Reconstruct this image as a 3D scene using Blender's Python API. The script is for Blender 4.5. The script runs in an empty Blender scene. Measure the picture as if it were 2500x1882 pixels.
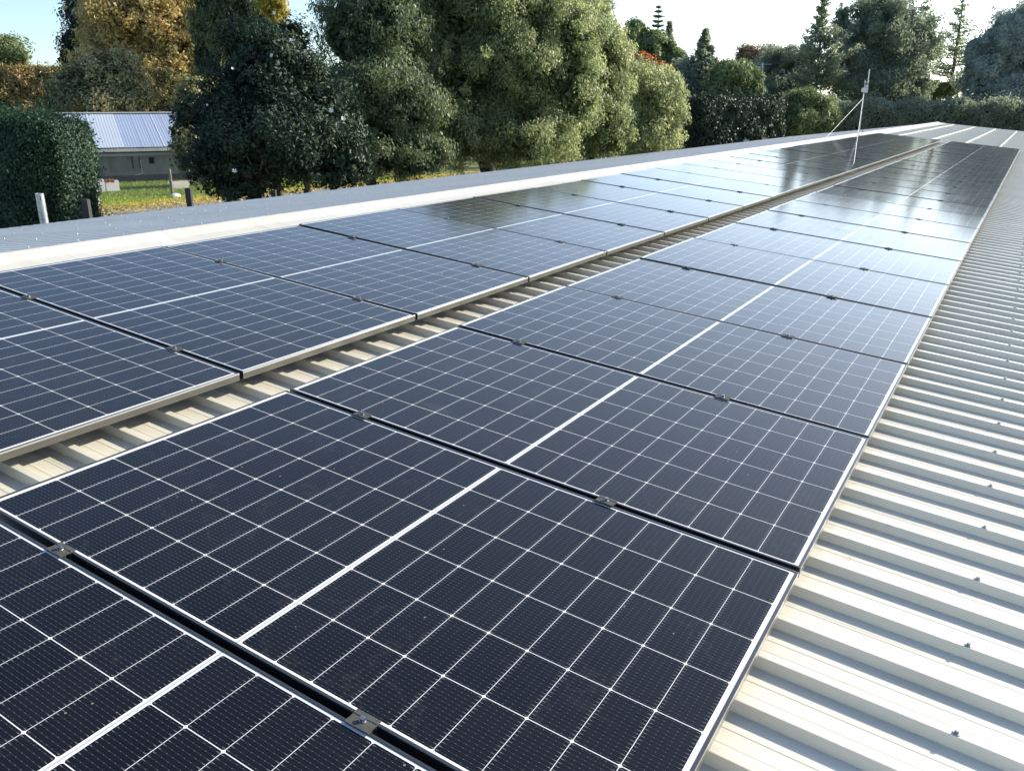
import bpy, bmesh, math, random
import numpy as np
from mathutils import Matrix, Vector

sc = bpy.context.scene
col = sc.collection
R = math.radians
random.seed(7)

# ------------------------------------------------------------------ basics
def link(o, parent=None):
    col.objects.link(o)
    if parent is not None:
        o.parent = parent
        o.matrix_parent_inverse = parent.matrix_basis.inverted()
    return o

def tag(o, label=None, cat=None, group=None, kind=None):
    if label: o['label'] = label
    if cat: o['category'] = cat
    if group: o['group'] = group
    if kind: o['kind'] = kind
    return o

def empty(name, mat=None, loc=None):
    o = bpy.data.objects.new(name, None)
    o.empty_display_size = .2
    if loc is not None: o.location = loc
    if mat is not None: o.matrix_basis = mat
    col.objects.link(o)
    return o

def mesh_obj(name, verts, faces, mat, parent=None, local=False, smooth=False):
    me = bpy.data.meshes.new(name)
    me.from_pydata([tuple(v) for v in verts], [], faces)
    me.update()
    if mat: me.materials.append(mat)
    if smooth:
        me.polygons.foreach_set('use_smooth', [True]*len(me.polygons))
    o = bpy.data.objects.new(name, me)
    if local:
        col.objects.link(o); o.parent = parent
    else:
        link(o, parent)
    return o

class MB:
    """collects shapes into one mesh"""
    def __init__(s): s.v = []; s.f = []
    def add(s, v, f):
        k = len(s.v); s.v += [tuple(p) for p in v]; s.f += [tuple(i+k for i in q) for q in f]
    def box(s, a, b):
        x0,y0,z0 = a; x1,y1,z1 = b
        s.add([(x0,y0,z0),(x1,y0,z0),(x1,y1,z0),(x0,y1,z0),(x0,y0,z1),(x1,y0,z1),(x1,y1,z1),(x0,y1,z1)],
              [(0,3,2,1),(4,5,6,7),(0,1,5,4),(1,2,6,5),(2,3,7,6),(3,0,4,7)])
    def obox(s, M, a, b):
        m = MB(); m.box(a, b); s.add([M @ Vector(p) for p in m.v], m.f)
    def tube(s, pts, rad, n=8, cap=True):
        pts = [Vector(p) for p in pts]
        if not hasattr(rad, '__len__'): rad = [rad]*len(pts)
        vs = []; fs = []
        for i, p in enumerate(pts):
            d = (pts[min(i+1,len(pts)-1)] - pts[max(i-1,0)])
            if d.length < 1e-9: d = Vector((0,0,1))
            d.normalize()
            u = d.cross(Vector((0,0,1)) if abs(d.z) < .9 else Vector((1,0,0))).normalized()
            w = d.cross(u)
            for k in range(n):
                t = 2*math.pi*k/n
                vs.append(p + (u*math.cos(t) + w*math.sin(t))*rad[i])
        for i in range(len(pts)-1):
            for k in range(n):
                fs.append((i*n+k, i*n+(k+1)%n, (i+1)*n+(k+1)%n, (i+1)*n+k))
        if cap:
            fs.append(tuple(range(n-1,-1,-1))); fs.append(tuple((len(pts)-1)*n+k for k in range(n)))
        s.add(vs, fs)
    def cyl(s, c, r, h, n=16, r2=None):
        s.tube([c, (c[0],c[1],c[2]+h)], [r, r if r2 is None else r2], n)
    def build(s, name, mat, parent=None, local=False, smooth=False, M=None):
        v = s.v if M is None else [M @ Vector(p) for p in s.v]
        return mesh_obj(name, v, s.f, mat, parent, local, smooth)

# ------------------------------------------------------------------ materials
class N:
    """tiny helper for math node graphs"""
    def __init__(s, nt): s.nt = nt
    def m(s, op, a, b=None, c=None):
        n = s.nt.nodes.new('ShaderNodeMath'); n.operation = op
        for i, x in enumerate((a, b, c)):
            if x is None: continue
            if isinstance(x, (int, float)): n.inputs[i].default_value = x
            else: s.nt.links.new(x, n.inputs[i])
        return n.outputs[0]
    def mix(s, f, a, b):
        n = s.nt.nodes.new('ShaderNodeMix'); n.data_type = 'RGBA'
        for i, x in ((0, f), (6, a), (7, b)):
            if isinstance(x, (int, float)): n.inputs[i].default_value = x
            elif isinstance(x, tuple): n.inputs[i].default_value = (*x, 1)
            else: s.nt.links.new(x, n.inputs[i])
        return n.outputs[2]
    def coord(s, kind='Object'):
        return s.nt.nodes.new('ShaderNodeTexCoord').outputs[kind]
    def noise(s, scale, detail=4, vec=None, rough=.55, kind='Object'):
        n = s.nt.nodes.new('ShaderNodeTexNoise')
        n.inputs['Scale'].default_value = scale; n.inputs['Detail'].default_value = detail
        n.inputs['Roughness'].default_value = rough
        s.nt.links.new(vec if vec is not None else s.coord(kind), n.inputs['Vector'])
        return n.outputs['Fac']
    def mapping(s, scale, vec=None, kind='Object'):
        n = s.nt.nodes.new('ShaderNodeMapping'); n.inputs['Scale'].default_value = scale
        s.nt.links.new(vec if vec is not None else s.coord(kind), n.inputs['Vector'])
        return n.outputs[0]
    def ramp(s, fac, stops, interp='LINEAR'):
        n = s.nt.nodes.new('ShaderNodeValToRGB'); e = n.color_ramp.elements
        n.color_ramp.interpolation = interp
        while len(e) < len(stops): e.new(.5)
        for el, (p, c) in zip(e, stops):
            el.position = p; el.color = (*c, 1) if len(c) == 3 else c
        s.nt.links.new(fac, n.inputs[0])
        return n.outputs[0]
    def rng(s, x, a, b, c=0., d=1.):
        n = s.nt.nodes.new('ShaderNodeMapRange')
        s.nt.links.new(x, n.inputs[0])
        for i, q in zip((1,2,3,4), (a,b,c,d)): n.inputs[i].default_value = q
        return n.outputs[0]

def new_mat(name):
    m = bpy.data.materials.new(name); m.use_nodes = True
    nt = m.node_tree
    return m, nt, nt.nodes['Principled BSDF'], N(nt)

def setp(b, **k):
    names = dict(rough='Roughness', metal='Metallic', spec='Specular IOR Level', ior='IOR', coat='Coat Weight', coatr='Coat Roughness')
    for a, v in k.items(): b.inputs[names[a]].default_value = v

def mottled(name, c0, c1, scale=3, rough=.6, metal=0, spec=.5, stretch=(1,1,1), bump=0, lo=.3, hi=.7):
    m, nt, b, n = new_mat(name)
    f = n.noise(scale, 6, n.mapping(stretch))
    nt.links.new(n.ramp(f, [(lo, c0), (hi, c1)]), b.inputs['Base Color'])
    setp(b, rough=rough, metal=metal, spec=spec)
    if bump:
        bp = nt.nodes.new('ShaderNodeBump'); bp.inputs['Strength'].default_value = bump
        nt.links.new(f, bp.inputs['Height']); nt.links.new(bp.outputs[0], b.inputs['Normal'])
    return m

M = {}
def steel(name, base, dirt, rough=.42, spec=.5, coat=0):
    m, nt, b, n = new_mat(name)
    big = n.noise(.9, 5); streak = n.noise(1.0, 6, n.mapping((14, 1.2, 6)))
    fine = n.noise(55, 3)
    f = n.m('MULTIPLY', n.rng(big, .4, .75), n.rng(streak, .42, .72))
    f = n.m('ADD', n.m('MULTIPLY', f, .75), n.m('MULTIPLY', n.rng(fine, .60, .78), .22))
    sp = n.noise(9, 2); spots = n.rng(sp, .71, .76)
    f = n.m('MINIMUM', n.m('ADD', f, n.m('MULTIPLY', spots, .5)), 1.)
    # sheets differ slightly in tone and carry a grimy edge at every side lap
    sp_ = nt.nodes.new('ShaderNodeSeparateXYZ'); nt.links.new(n.coord('Object'), sp_.inputs[0])
    su = n.m('DIVIDE', sp_.outputs[0], .77); fr = n.m('FRACT', su)
    wn_ = nt.nodes.new('ShaderNodeTexWhiteNoise'); wn_.noise_dimensions = '1D'; nt.links.new(n.m('FLOOR', su), wn_.inputs['W'])
    lap = n.m('MULTIPLY', n.m('LESS_THAN', fr, .012), n.rng(n.noise(2.5, 4), .4, .6, .2, .9))
    f = n.m('MINIMUM', n.m('ADD', n.m('ADD', f, lap), n.m('MULTIPLY', wn_.outputs['Value'], .22)), 1.)
    nt.links.new(n.mix(n.m('MULTIPLY', f, .62), base, dirt), b.inputs['Base Color'])
    nt.links.new(n.rng(fine, .3, .7, rough-.06, rough+.1), b.inputs['Roughness'])
    setp(b, spec=spec, coat=coat, coatr=.18)
    return m
M['roof'] = steel('cream_roof_steel', (.64,.61,.515), (.33,.295,.22), coat=.6)
M['roof_far'] = steel('shade_greyed_roof_steel', (.62,.61,.58), (.30,.28,.24), rough=.5)  # the same cream steel, greyed: weaker light put into its colour
M['cap'] = steel('ridge_cap_steel', (.60,.575,.50), (.27,.19,.10), rough=.4)
M['wall'] = mottled('painted_wall', (.42,.40,.35), (.55,.53,.47), 2, .7)
M['alu'] = mottled('mill_aluminium', (.55,.56,.57), (.68,.68,.68), 20, .38, 1., stretch=(1,8,1))
M['galv'] = mottled('galvanised_steel', (.34,.36,.38), (.55,.57,.58), 18, .45, .85)
M['screw'] = mottled('screw_zinc', (.30,.30,.30), (.45,.45,.43), 60, .4, .8)
M['clamp'] = mottled('anodised_clamp', (.050,.050,.047), (.085,.085,.080), 40, .65, 0, .2)
M['bolt'] = mottled('stainless_bolt', (.40,.40,.40), (.5,.5,.5), 50, .3, 1.)
def frame_mat():
    m, nt, b, n = new_mat('anodised_frame')
    sx = nt.nodes.new('ShaderNodeSeparateXYZ'); nt.links.new(n.coord('Object'), sx.inputs[0])
    z = sx.outputs[2]; f = n.noise(30, 4)
    dark = n.mix(f, (.022,.023,.026), (.038,.039,.043)); side = n.mix(f, (.28,.27,.245), (.36,.35,.32)); low = n.mix(f, (.075,.072,.058), (.10,.097,.080))  # sunlit strip on the lower edge and shaded joint faces put into the colour
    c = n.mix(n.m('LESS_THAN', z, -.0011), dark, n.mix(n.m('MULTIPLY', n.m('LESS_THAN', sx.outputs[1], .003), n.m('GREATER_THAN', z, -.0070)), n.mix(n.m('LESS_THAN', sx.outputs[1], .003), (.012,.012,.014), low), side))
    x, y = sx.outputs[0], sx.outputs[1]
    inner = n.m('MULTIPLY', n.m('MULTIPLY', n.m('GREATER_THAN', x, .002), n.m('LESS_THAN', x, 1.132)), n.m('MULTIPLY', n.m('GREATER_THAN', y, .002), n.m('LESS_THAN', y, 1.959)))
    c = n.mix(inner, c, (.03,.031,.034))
    nt.links.new(c, b.inputs['Base Color']); setp(b, rough=.32, spec=.7)
    return m
M['frame'] = frame_mat()

def cell_mat():
    m, nt, b, n = new_mat('solar_cells_under_glass')
    sx = nt.nodes.new('ShaderNodeSeparateXYZ'); nt.links.new(n.coord('Object'), sx.inputs[0])
    x, y = sx.outputs[0], sx.outputs[1]
    P, G = .18417, .0020
    x1 = n.m('SUBTRACT', x, .0145 + G/2)
    ix = n.m('FLOOR', n.m('DIVIDE', x1, P)); fx = n.m('SUBTRACT', x1, n.m('MULTIPLY', ix, P))
    cw = P - G
    yy = n.m('ABSOLUTE', n.m('SUBTRACT', y, .9805))
    y1 = n.m('SUBTRACT', yy, .0082)
    Q, H = .1058, .0015
    iy = n.m('FLOOR', n.m('DIVIDE', y1, Q)); fy = n.m('SUBTRACT', y1, n.m('MULTIPLY', iy, Q))
    ch = Q - H
    gapx = n.m('GREATER_THAN', fx, cw); gapy = n.m('GREATER_THAN', fy, ch)
    outx = n.m('MAXIMUM', n.m('LESS_THAN', x1, 0.), n.m('GREATER_THAN', x1, 6*P - G))
    outy = n.m('MAXIMUM', n.m('LESS_THAN', y1, 0.), n.m('GREATER_THAN', y1, 9*Q - H))
    dx = n.m('MINIMUM', fx, n.m('SUBTRACT', cw, fx)); dy = n.m('MINIMUM', fy, n.m('SUBTRACT', ch, fy))
    cham = n.m('LESS_THAN', n.m('ADD', dx, dy), .0040)
    white = n.m('MAXIMUM', n.m('MAXIMUM', gapx, gapy), n.m('MAXIMUM', n.m('MAXIMUM', outx, outy), cham))
    # busbars
    B = cw/16
    fb = n.m('ABSOLUTE', n.m('SUBTRACT', n.m('MODULO', fx, B), B/2))
    line = n.m('LESS_THAN', fb, .00035)
    fd = n.m('ABSOLUTE', n.m('SUBTRACT', n.m('MODULO', fy, .0173), .0087))
    dot = n.m('MULTIPLY', n.m('LESS_THAN', fd, .0011), n.m('LESS_THAN', fb, .0008))
    tab = n.m('MULTIPLY', n.m('LESS_THAN', n.m('ABSOLUTE', n.m('SUBTRACT', dy, .0045)), .0028), n.m('LESS_THAN', fb, .0009))
    metal = n.m('MINIMUM', n.m('ADD', n.m('MULTIPLY', line, .08), n.m('ADD', n.m('MULTIPLY', dot, .20), n.m('MULTIPLY', tab, .24))), 1.)
    wn = nt.nodes.new('ShaderNodeTexWhiteNoise'); wn.noise_dimensions = '4D'
    cb = nt.nodes.new('ShaderNodeCombineXYZ')
    oi = nt.nodes.new('ShaderNodeObjectInfo')
    side = n.m('SIGN', n.m('SUBTRACT', y, .9805))
    nt.links.new(ix, cb.inputs[0]); nt.links.new(n.m('MULTIPLY', n.m('ADD', iy, 1.), side), cb.inputs[1])
    nt.links.new(cb.outputs[0], wn.inputs['Vector']); nt.links.new(oi.outputs['Random'], wn.inputs['W'])
    cell = n.mix(wn.outputs['Value'], (.0024,.0028,.0048), (.0042,.0046,.0068))
    cell = n.mix(n.m('MULTIPLY', oi.outputs['Random'], .7), cell, (.0072,.0070,.0078))
    cell = n.mix(metal, cell, (.42,.43,.45))
    # faint finger lines give the cell a slight sheen variation
    rib = n.m('AND' if False else 'LESS_THAN', yy, .0028)
    bs = n.mix(rib, (.68,.68,.67), (.40,.41,.43))
    c = n.mix(white, cell, bs)
    # dust film, water marks and specks on the glass
    geo = n.coord('Object')
    va = nt.nodes.new('ShaderNodeVectorMath'); va.operation = 'ADD'
    vs = nt.nodes.new('ShaderNodeVectorMath'); vs.operation = 'SCALE'; vs.inputs[0].default_value = (13.1, 7.7, 3.3)
    nt.links.new(oi.outputs['Random'], vs.inputs['Scale'])
    nt.links.new(geo, va.inputs[0]); nt.links.new(vs.outputs[0], va.inputs[1])
    V = va.outputs[0]
    film = n.m('MULTIPLY', n.rng(n.noise(2.2, 6, V, .62), .35, .8, .002, .016), n.m('ADD', .4, oi.outputs['Random']))
    smear = n.rng(n.noise(5, 3, n.mapping((1, .25, 1), V)), .66, .8, 0, .05)
    vor = nt.nodes.new('ShaderNodeTexVoronoi'); vor.inputs['Scale'].default_value = 22; nt.links.new(V, vor.inputs['Vector'])
    keep = n.m('GREATER_THAN', n.noise(6, 1, V), .60)
    speck = n.m('MULTIPLY', n.m('MULTIPLY', n.m('LESS_THAN', vor.outputs['Distance'], .055), keep), .45)
    vo2 = nt.nodes.new('ShaderNodeTexVoronoi'); vo2.inputs['Scale'].default_value = 2.6; nt.links.new(V, vo2.inputs['Vector'])
    sc2 = nt.nodes.new('ShaderNodeSeparateColor'); nt.links.new(vo2.outputs['Color'], sc2.inputs[0])
    edge = n.m('ADD', vo2.outputs['Distance'], n.m('MULTIPLY', n.noise(38, 3, V), .055))
    splat = n.m('MULTIPLY', n.m('MULTIPLY', n.m('LESS_THAN', edge, .052), n.m('GREATER_THAN', sc2.outputs[0], .62)), .40)
    tide = n.m('MULTIPLY', n.rng(n.m('ABSOLUTE', n.m('SUBTRACT', n.noise(3.1, 5, V), .57)), 0., .012, 1., 0.), .018)
    dust = n.m('MINIMUM', n.m('ADD', n.m('ADD', n.m('ADD', film, smear), n.m('ADD', splat, tide)), speck), 1.)
    c = n.mix(dust, c, (.42,.40,.36))
    nt.links.new(c, b.inputs['Base Color'])
    setp(b, spec=.5, ior=1.36)
    b.inputs['Sheen Weight'].default_value = .035; b.inputs['Sheen Roughness'].default_value = .35; b.inputs['Sheen Tint'].default_value = (.9,.93,1,1)
    nt.links.new(n.rng(n.noise(3, 4, V), .3, .7, .085, .115), b.inputs['Roughness'])
    return m
M['cells'] = cell_mat()

def leaf_mat(name, stops, rough=.5, trans=.25, tcol=None, spec=.4):
    m, nt, b, n = new_mat(name)
    at = nt.nodes.new('ShaderNodeAttribute'); at.attribute_name = 'tint'
    c = n.ramp(at.outputs['Fac'], stops)
    nt.links.new(c, b.inputs['Base Color']); setp(b, rough=rough, spec=spec)
    t = nt.nodes.new('ShaderNodeBsdfTranslucent')
    hs = nt.nodes.new('ShaderNodeHueSaturation'); hs.inputs['Value'].default_value = 1.6; hs.inputs['Saturation'].default_value = 1.1
    nt.links.new(c, hs.inputs['Color']); nt.links.new(hs.outputs[0], t.inputs['Color'])
    mx = nt.nodes.new('ShaderNodeMixShader'); mx.inputs[0].default_value = trans
    nt.links.new(b.outputs[0], mx.inputs[1]); nt.links.new(t.outputs[0], mx.inputs[2])
    nt.links.new(mx.outputs[0], nt.nodes['Material Output'].inputs['Surface'])
    return m
L = {}
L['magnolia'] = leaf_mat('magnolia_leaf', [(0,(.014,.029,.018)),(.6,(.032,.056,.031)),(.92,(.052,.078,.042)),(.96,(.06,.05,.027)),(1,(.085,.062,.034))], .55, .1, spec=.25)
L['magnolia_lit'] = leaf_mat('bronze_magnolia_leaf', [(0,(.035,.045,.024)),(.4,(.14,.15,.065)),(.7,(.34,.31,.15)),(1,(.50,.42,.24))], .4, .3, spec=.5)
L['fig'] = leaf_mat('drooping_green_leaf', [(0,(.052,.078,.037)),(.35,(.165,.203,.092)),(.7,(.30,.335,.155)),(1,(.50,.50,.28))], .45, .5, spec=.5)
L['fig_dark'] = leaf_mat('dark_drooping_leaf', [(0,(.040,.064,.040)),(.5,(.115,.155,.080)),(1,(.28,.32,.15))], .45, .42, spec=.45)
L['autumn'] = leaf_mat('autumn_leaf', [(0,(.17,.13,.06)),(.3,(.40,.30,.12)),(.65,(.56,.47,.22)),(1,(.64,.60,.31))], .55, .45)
L['bluegreen'] = leaf_mat('dark_bluegreen_leaf', [(0,(.012,.028,.030)),(.6,(.03,.055,.055)),(1,(.06,.085,.06))], .55, .12)
L['orange'] = leaf_mat('orange_leaf', [(0,(.24,.07,.028)),(.5,(.44,.15,.055)),(1,(.52,.25,.10))], .55, .3)
L['yellow'] = leaf_mat('yellow_leaf', [(0,(.16,.15,.03)),(.5,(.38,.31,.05)),(1,(.5,.42,.08))], .55, .3)
L['willow'] = leaf_mat('willow_leaf', [(0,(.035,.055,.04)),(.5,(.12,.15,.07)),(1,(.32,.33,.14))], .5, .35)
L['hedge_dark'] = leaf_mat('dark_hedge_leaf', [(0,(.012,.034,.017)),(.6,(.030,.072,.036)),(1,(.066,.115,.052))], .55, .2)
L['hedge_brown'] = leaf_mat('sunlight_tinted_hedge_leaf', [(0,(.08,.08,.03)),(.45,(.19,.18,.065)),(.75,(.32,.22,.09)),(1,(.42,.27,.12))], .6, .15)  # orange-browns hold the sunlight on this hedge in the leaf colour
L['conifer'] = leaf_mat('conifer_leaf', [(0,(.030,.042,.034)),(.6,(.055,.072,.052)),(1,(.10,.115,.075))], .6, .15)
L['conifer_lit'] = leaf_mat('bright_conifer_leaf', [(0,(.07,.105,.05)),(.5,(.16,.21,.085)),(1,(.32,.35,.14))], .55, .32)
L['hazy'] = leaf_mat('hazy_grey_leaf', [(0,(.19,.225,.175)),(.6,(.255,.295,.205)),(1,(.40,.42,.24))], .65, .5, spec=.15)  # distance haze and glare put into paler, greyer leaf greens
L['hazy_pale'] = leaf_mat('hazy_pale_leaf', [(0,(.29,.33,.30)),(.6,(.37,.41,.36)),(1,(.45,.47,.38))], .65, .45, spec=.15)  # stronger haze tint, lifted further for the trees at the right
L['tan'] = leaf_mat('tan_leaf', [(0,(.13,.115,.09)),(.5,(.27,.20,.125)),(1,(.42,.29,.16))], .6, .3)
L['grass'] = leaf_mat('grass_blade', [(0,(.13,.19,.04)),(.45,(.29,.38,.09)),(.7,(.46,.41,.09)),(1,(.60,.40,.12))], .6, .3)
M['bark'] = mottled('grey_bark', (.07,.06,.05), (.19,.165,.135), 14, .9, stretch=(3,3,.6), bump=.4)
M['bark_dark'] = mottled('dark_bark', (.030,.027,.024), (.075,.065,.055), 10, .9, stretch=(3,3,.6), bump=.4)
M['bark_hazy'] = mottled('hazy_bark', (.08,.082,.085), (.14,.14,.14), 8, .9)  # haze put into the even grey of the far trunks
M['hedge_core'] = mottled('dark_hedge_core', (.010,.011,.008), (.030,.028,.018), 9, .95, spec=.1)  # near-black shade colour for the added hedge cores
M['petal'] = mottled('white_petal', (.55,.54,.46), (.72,.71,.62), 8, .5)

# ------------------------------------------------------------------ camera
CAMZ = 2.6                                   # height of the panel datum above the ground
CW = Vector((-2.1814, -.3780, 1.2259 + CAMZ))
RW = ((.5154,-.8569,-.0046), (-.2702,-.1574,-.9499), (.8132,.4908,-.3127))
F = 2043.8
cam_d = bpy.data.cameras.new('camera'); cam = bpy.data.objects.new('camera', cam_d); col.objects.link(cam)
rx, dn, fw = (Vector(v).normalized() for v in RW)
cam.matrix_world = Matrix(((rx.x,-dn.x,-fw.x,CW.x),(rx.y,-dn.y,-fw.y,CW.y),(rx.z,-dn.z,-fw.z,CW.z),(0,0,0,1)))
cam_d.sensor_width = 36; cam_d.lens = 36*F/2500; cam_d.clip_start = .05; cam_d.clip_end = 3000
sc.camera = cam

def at(px, py, D):
    """place in the world at photo pixel (px, py) and depth D, used to set things out"""
    return CW + rx*((px-1250)/F*D) + dn*((py-941)/F*D) + fw*D

# ------------------------------------------------------------------ light
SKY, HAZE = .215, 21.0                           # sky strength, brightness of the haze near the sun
SUN_AZ, SUN_EL = R(-34.5), R(24.6)
sd = Vector((math.cos(SUN_AZ)*math.cos(SUN_EL), math.sin(SUN_AZ)*math.cos(SUN_EL), math.sin(SUN_EL)))
w = bpy.data.worlds.new('World'); sc.world = w; w.use_nodes = True
wn = w.node_tree; bg = wn.nodes['Background']
sky = wn.nodes.new('ShaderNodeTexSky'); sky.sky_type = 'NISHITA'; sky.sun_disc = False
sky.sun_elevation = SUN_EL; sky.sun_rotation = math.pi/2 - SUN_AZ
sky.altitude = 50; sky.air_density = 1.0; sky.dust_density = .5; sky.ozone_density = 2.6
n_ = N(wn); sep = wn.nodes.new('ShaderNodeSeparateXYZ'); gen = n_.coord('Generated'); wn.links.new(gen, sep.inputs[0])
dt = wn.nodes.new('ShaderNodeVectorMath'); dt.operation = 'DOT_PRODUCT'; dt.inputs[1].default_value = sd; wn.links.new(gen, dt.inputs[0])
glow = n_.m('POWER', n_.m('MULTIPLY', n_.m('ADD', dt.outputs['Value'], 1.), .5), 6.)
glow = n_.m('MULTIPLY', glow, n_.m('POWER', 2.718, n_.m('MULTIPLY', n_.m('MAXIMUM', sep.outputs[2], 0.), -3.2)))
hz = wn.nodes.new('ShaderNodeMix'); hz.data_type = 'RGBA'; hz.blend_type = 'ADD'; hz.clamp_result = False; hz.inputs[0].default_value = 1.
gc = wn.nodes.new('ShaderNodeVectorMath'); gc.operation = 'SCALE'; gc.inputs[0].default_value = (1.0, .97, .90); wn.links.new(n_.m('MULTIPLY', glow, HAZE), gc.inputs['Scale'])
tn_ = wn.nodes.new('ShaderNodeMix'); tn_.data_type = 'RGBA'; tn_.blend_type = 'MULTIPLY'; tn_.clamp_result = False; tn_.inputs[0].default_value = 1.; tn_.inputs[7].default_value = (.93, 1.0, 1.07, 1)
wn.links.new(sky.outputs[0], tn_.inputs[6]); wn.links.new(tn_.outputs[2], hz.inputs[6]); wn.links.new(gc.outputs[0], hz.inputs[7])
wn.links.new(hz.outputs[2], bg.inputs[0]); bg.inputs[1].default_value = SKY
sun_d = bpy.data.lights.new('sun', 'SUN'); sun_d.energy = 8.9; sun_d.angle = R(.5); sun_d.color = (1., .92, .77)
sun = bpy.data.objects.new('sun', sun_d); col.objects.link(sun)
sun.rotation_euler = (-sd).to_track_quat('-Z', 'Y').to_euler(); sun.location = (0, 0, 40)
sc.view_settings.view_transform = 'Standard'; sc.view_settings.look = 'None'
sc.view_settings.exposure = 0; sc.view_settings.gamma = 1
sc.cycles.use_denoising = True
sc.cycles.max_bounces = 8; sc.cycles.transparent_max_bounces = 4

# ------------------------------------------------------------------ ground
def ground_mat():
    m, nt, b, n = new_mat('ground_turf')
    sx = nt.nodes.new('ShaderNodeSeparateXYZ'); nt.links.new(n.coord('Object'), sx.inputs[0])
    f = n.noise(.35, 8); g = n.noise(3.5, 6); k = n.noise(40, 3)
    green = n.mix(g, (.05,.09,.02), (.14,.19,.05))
    dry = n.mix(g, (.24,.17,.055), (.40,.27,.11))
    c = n.mix(n.rng(f, .48, .62), green, dry)
    c = n.mix(n.rng(k, .3, .7, 0, .45), c, (.05,.05,.02))
    nt.links.new(c, b.inputs['Base Color']); setp(b, rough=.95, spec=.1)
    return m
M['ground'] = ground_mat()
M['gravel'] = mottled('gravel', (.16,.145,.13), (.36,.33,.30), 26, .95, spec=.1, bump=.6)
M['leaf_litter'] = mottled('leaf_litter', (.20,.13,.04), (.50,.33,.10), 5, .95, spec=.1, bump=.4)
M['far_field'] = mottled('far_field_grass', (.16,.24,.10), (.24,.32,.15), .05, .95, spec=.05)
S = 1500
tag(mesh_obj('ground', [(-S,-S,0),(S,-S,0),(S,S,0),(-S,S,0)], [(0,1,2,3)], M['ground']), kind='structure')
def ground_at(px, py):
    d = at(px, py, 1) - CW; return CW + d*(-CW.z/d.z)
EA, EB = ground_at(241, 516), ground_at(546, 486); ED = (EB-EA).normalized()
e0, e1 = EA - ED*30, EB + ED*40
ev = [(e0.x, 13.2, .004), (e1.x, 13.2, .004)] + [((e1+(e0-e1)*(i/60)).x, (e1+(e0-e1)*(i/60)).y + .35*math.sin(i*1.9) + .2*math.sin(i*4.7), .004) for i in range(61)]
tag(mesh_obj('gravel_drive', ev, [tuple(range(len(ev)))], M['gravel']), kind='structure')
# low rise far beyond the trees
hv = []; hf = []
for i in range(33):
    t = i/32; ang = R(-14 + 28*t)
    h = 9*math.sin(math.pi*t)**.7 + 1.2*math.sin(7*t)
    for j, (rr, hh) in enumerate(((250, -.5), (330, h*.75), (420, h), (600, h*.4))):
        hv.append((rr*math.cos(ang), rr*math.sin(ang), hh))
for i in range(32):
    for j in range(3):
        k = i*4 + j; hf.append((k, k+4, k+5, k+1))
tag(mesh_obj('hill', hv, hf, M['far_field'], smooth=True), kind='structure')

# ------------------------------------------------------------------ the long building
PITCH = R(6)
MR = Matrix.Translation((0,0,CAMZ)) @ Matrix.Rotation(PITCH, 4, 'X')      # roof frame: u, v, w -> world
VR, WR, WP = 4.72, -.05, -.12                                              # ridge, apex height, pan height
U0, U1, VE = -5.005, 54.2, -3.8
ridge_w = MR @ Vector((0, VR, WR)); YR = ridge_w.y
RIB = .1925
def rib_profile(u0, u1, w0):
    pts = []; k0 = math.floor(u0/RIB); k1 = math.ceil(u1/RIB)
    for k in range(k0, k1):
        b = .055 + k*RIB
        for du, dw in ((0,0),(.008,.0295),(.010,.030),(.032,.030),(.034,.0295),(.042,0),(.078,0),(.0815,.0009),(.0865,.0009),(.090,0),(.128,0),(.131,.0011),(.139,.0011),(.142,0)):
            u = b + du
            if u0 <= u <= u1: pts.append((u, w0 + dw))
    return pts
bld = empty('long_shed', loc=(25, 4.7, 0))
tag(bld, 'long low shed under a cream ribbed steel roof carrying two rows of solar panels', 'building')
def sheet(name, prof, segs, mat, fn):
    v = []; f = []
    n = len(prof)
    for (vv) in segs:
        for (u, wq) in prof: v.append(fn(u, vv, wq))
    for j in range(len(segs)-1):
        for i in range(n-1):
            f.append((j*n+i, j*n+i+1, (j+1)*n+i+1, (j+1)*n+i))
    return mesh_obj(name, v, f, mat, bld)
near_fn = lambda u, v, q: MR @ Vector((u, v, q))
def far_fn(u, v, q):
    p = MR @ Vector((u, v, q)); return Vector((p.x, 2*YR - p.y, p.z))
sheet('near_roof_slope', rib_profile(U0, U1, WP), [VE, 4.66], M['roof'], near_fn)
sheet('far_roof_slope', rib_profile(U0, U1, WP), [4.66, VE], M['roof_far'], far_fn)
# a sheet lap line across the near slope close to the far end
mb = MB(); mb.box((30.0, VE, WP+.031), (30.05, -.05, WP+.040)); mb.build('lap_strip', M['galv'], bld, M=MR)
# ridge cap in lapped lengths
cap = MB()
seam = [U0, -1.3, 4.2, 9.9, 15.6, 21.3, 27.0, 32.7, 38.4, 44.1, 49.8, U1]
for i in range(len(seam)-1):
    a, b = seam[i] - (.06 if i else 0), seam[i+1]
    up = .0015*(i % 2)
    prof = [(4.255,-.096),(4.258,-.086),(4.585,-.080),(4.60,-.077),(4.66,-.058),(4.69,-.0515),(4.72,-.0495)]
    row = [MR @ Vector((0, v, q+up)) for v, q in prof]
    row += [Vector((0, 2*YR - p.y, p.z)) for p in reversed(row[:-1])]
    v = [(u, p.y, p.z) for u in (a, b) for p in row]; n = len(row)
    cap.add(v, [(j, j+1, n+j+1, n+j) for j in range(n-1)])
cap.build('ridge_cap', M['cap'], bld)
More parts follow.
